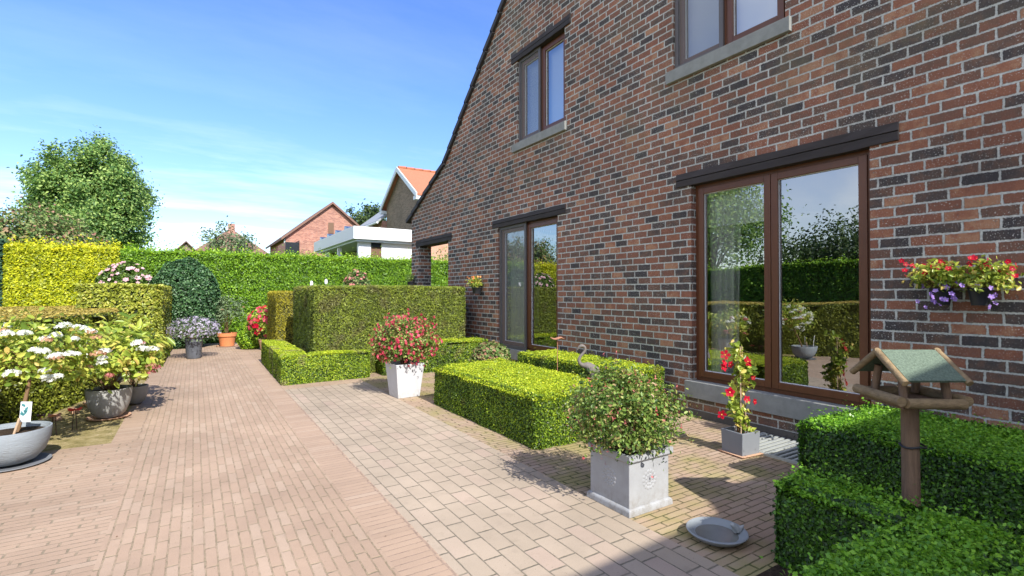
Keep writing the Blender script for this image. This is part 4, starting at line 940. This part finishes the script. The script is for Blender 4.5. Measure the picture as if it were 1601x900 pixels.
rp = m.build('roof', M['rooforange'], g); bb_.build('barge_board', M['fascia'], g)
rt = MB()
for k in range(15): rt.tube([(gx-.2+k*.5, gm, zr_+.14), (gx+.26+k*.5, gm, zr_+.17)], .085, 8)
rt.build('ridge_tiles', M['rooforange'], rp)
wg = thing('slate_roofed_house', (10, 32.5, 0), 'low brick wing with grey slate roof between the pavilion and tall house', 'house')
MB().box(9.75, 13, 30.2, 35, 0, 5.75).build('wall', M['brick2'], wg)
m = MB(); m.add([(9.45, 30.15, 5.75), (9.45, 35.2, 5.75), (11.6, 35.2, 7.45), (11.6, 30.15, 7.45), (9.45, 30.15, 5.62), (9.45, 35.2, 5.62), (11.6, 35.2, 7.3), (11.6, 30.15, 7.3)], [(0, 3, 2, 1), (4, 5, 6, 7), (0, 4, 7, 3), (0, 1, 5, 4), (2, 1, 5, 6), (2, 3, 7, 6)]); m.build('roof', M['roofgrey'], wg)
MB().tube([(9.42, 30.1, 5.62), (9.42, 35.25, 5.62)], .07, 8).build('gutter', M['fascia'], wg)
MB().box(9.7, 9.76, 30.5, 31.1, 4.2, 5.4).build('window', M['whiteboard'], wg)

# distant roofs
g = thing('distant_house', (3.3, 62, 0), 'distant house with broad brown hipped roof and brick chimney', 'house')
MB().box(.4, 6.3, 60, 66, 0, 5.6).build('wall', M['brick2'], g)
m = MB(); m.add([(-.2, 59.6, 5.5), (6.9, 59.6, 5.5), (6.9, 66.4, 5.5), (-.2, 66.4, 5.5), (3.0, 63, 8.15), (3.8, 63, 8.15)], [(0, 1, 5, 4), (1, 2, 5), (2, 3, 4, 5), (3, 0, 4), (3, 2, 1, 0)]); rr = m.build('roof', M['roofbrown'], g)
MB().box(3.1, 3.75, 62.6, 63.1, 7.6, 8.9).build('chimney', M['brick2'], rr)
g = thing('distant_house', (-.7, 56, 0), 'distant small gabled roof just above the far hedge, left of the chimney', 'house')
gable_box(MB(), -1.3, 0, 55, 60, 5.3, 6.0).build('wall', M['brick3'], g); roof_pair(-1.3, 0, 55, 60, 5.3, 6.0, .12, .2, 'roofbrown', g)

# ------------------------------------------------------------------ trees
def tree(name, label, base, h, cen, rad, ncl, per, spread, leaf, mat, trunkr=.2, cat='tree', zmin=-.7, shell=.55, jit=.7, shape=None):
    t_ = thing(name, (base[0], base[1], 0), label, cat)
    C, D = clumps(cen, rad, ncl, shell, zmin)
    if shape is not None: C = C[shape(C)]; D = D[:len(C)]
    tr = MB(); top = Vector((cen[0], cen[1], cen[2]+rad[2]*.5)); b = Vector((base[0], base[1], 0))
    tr.tube([b, b.lerp(top, .3)+Vector((.1, 0, 0)), b.lerp(top, .65), top], [trunkr, trunkr*.75, trunkr*.45, trunkr*.12], 10)
    tr.build('trunk', M['bark'], t_, smooth=True)
    m = MB()
    for tp in C[::3]:
        s0 = b.lerp(top, random.uniform(.3, .85)); e = Vector(tp); md = s0.lerp(e, .5)+Vector((0, 0, .12*(e-s0).length))
        m.tube([s0, s0.lerp(md, .6), md, e], [trunkr*.22, trunkr*.16, trunkr*.1, trunkr*.03], 5, False)
    m.build('limbs', M['bark'], t_)
    q = QC(); foliage(q, cen, C, D, per, spread, leaf, T_LEAF, jit, up=.5); q.build('crown', [M[mat]], t_)
    return t_
def sphc(ch): return None
tree('maple_tree', 'large rounded green tree against the sky at the left', (-4.1, 30), 8, (-4.15, 30, 5.2), (2.45, 2.4, 3.15), 270, 260, .22, .13, 'tree', .22, zmin=-.9, shell=.55)
tree('smoke_tree', 'reddish green spreading bush above the golden hedge at the left edge', (-4.6, 19.5), 3.4, (-4.25, 19.3, 2.45), (1.95, 1.2, 1.25), 150, 110, .17, .10, 'russet', .08, cat='bush')
tree('plum_tree', 'small airy tree poking above the hedge before the distant brown roof', (1.05, 22), 3.9, (1.1, 22, 3.0), (.95, .7, .85), 44, 46, .14, .10, 'sage', .05)
tree('oak_tree', 'dark green distant tree between the gabled house and the slate roof', (14.6, 50), 10, (14.6, 50, 8.0), (2.3, 2, 2.2), 60, 80, .35, .28, 'tree2', .3)
tree('apple_tree', 'broad garden tree beyond the lawn hedge, left of the view', (-12.5, 15.5), 7, (-12.5, 15.5, 4.6), (3.2, 3.2, 3.0), 170, 110, .4, .14, 'tree', .25)
tree('cherry_tree', 'bushy garden tree behind the lawn hedge, nearest the terrace', (-11.5, 9), 5, (-11.5, 9, 2.7), (2.5, 3.4, 1.2), 120, 80, .3, .13, 'tree2', .2)
# climber twigs seen through the porch opening
cl = thing('climbing_plant', (7.2, 16.4, 0), 'sparse climber with bronze leaves in front of the salmon garage wall', 'climber')
tips = [Vector((7.25+.28*k*.5, 16.6, 2.45+.12*(k % 3)+.1*k*.5)) for k in range(9)]
stems(cl, (7.3, 16.7, 1.6), tips, .012, n=4); q = QC(); q.add(np.array([list(t_) for t_ in tips]).repeat(9, 0)+RNG.normal(size=(81, 3))*.09, (0, -1, .3), .09, T_LEAF, .6); q.build('foliage', [M['russet']], cl)

# ------------------------------------------------------------------ light, sky, camera
EL = 40.0; AZ = 0.0
sun_dir = Vector((.003, -math.cos(R(EL)), math.sin(R(EL)))).normalized()
sl = bpy.data.lights.new('sun', 'SUN'); sl.energy = 3.6; sl.angle = R(.5); sl.color = (1, .955, .88)
so = bpy.data.objects.new('sun', sl); COL.objects.link(so); so.rotation_euler = sun_dir.to_track_quat('Z', 'Y').to_euler()
wd = bpy.data.worlds.new('World'); sc.world = wd; wd.use_nodes = True; nt = wd.node_tree; nt.nodes.clear(); h = N(nt)
sky = h.node('ShaderNodeTexSky', sky_type='NISHITA'); sky.sun_disc = False; sky.sun_elevation = R(EL); sky.sun_rotation = R(180)
sky.air_density = 1.0; sky.dust_density = .2; sky.ozone_density = 2.6; sky.altitude = 0
tc = h.node('ShaderNodeTexCoord').outputs['Generated']
sp = h.node('ShaderNodeSeparateXYZ'); h.put(sp.inputs[0], tc)
inv = h.m('DIVIDE', 1, h.m('MAXIMUM', h.m('ADD', sp.outputs[2], .06), .03))
cv = h.comb(h.m('MULTIPLY', h.m('MULTIPLY', sp.outputs[0], inv), .55), h.m('MULTIPLY', h.m('MULTIPLY', sp.outputs[1], inv), 1.3), 0.0)
cn = h.noise(cv, .62, 7, .62)
gate = h.mapr(sp.outputs[2], .0, .32, 1.0, .0)
hs = h.node('ShaderNodeHueSaturation'); hs.inputs['Saturation'].default_value = 1.22; hs.inputs['Hue'].default_value = .516; h.put(hs.inputs['Color'], sky.outputs[0])
cf = h.m('MULTIPLY', h.mapr(cn, .47, .72), h.m('ADD', h.m('MULTIPLY', gate, .75), .06), clamp=True)
skc = h.mul(hs.outputs[0], h.mapr(sp.outputs[2], .0, .34, .70, 1.0))
colr = h.mix(cf, skc, (6.6, 6.9, 7.3))
# a broad bank of unseen cloud added west and south to whiten ambient light
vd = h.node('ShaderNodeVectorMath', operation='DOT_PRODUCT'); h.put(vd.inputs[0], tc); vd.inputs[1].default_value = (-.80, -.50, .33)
fill_bank = h.m('MULTIPLY', h.mapr(vd.outputs['Value'], .18, .75), h.mapr(h.noise(tc, 2.4, 6, .6), .28, .62), clamp=True)
colr = h.mix(h.m('MULTIPLY', fill_bank, .7), colr, (6.8, 6.6, 6.2))
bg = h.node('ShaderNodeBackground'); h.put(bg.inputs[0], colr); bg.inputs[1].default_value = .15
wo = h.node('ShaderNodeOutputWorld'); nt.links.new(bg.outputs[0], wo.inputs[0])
cam = bpy.data.cameras.new('camera'); cam.sensor_width = 36; cam.lens = 780/1601*36; cam.clip_end = 600; cam.clip_start = .05
co = bpy.data.objects.new('camera', cam); COL.objects.link(co); co.location = (0, 0, 1.29); co.rotation_euler = (R(90.59), 0, R(-32.5)); sc.camera = co
sc.render.resolution_x, sc.render.resolution_y = 1024, 576
sc.view_settings.view_transform = 'Standard'; sc.view_settings.look = 'None'; sc.view_settings.gamma = 1; sc.view_settings.use_curve_mapping = False
sc.view_settings.exposure = 1.02
sc.cycles.use_denoising = True; sc.cycles.max_bounces = 8; sc.cycles.transparent_max_bounces = 12; sc.cycles.caustics_reflective = False; sc.cycles.caustics_refractive = False
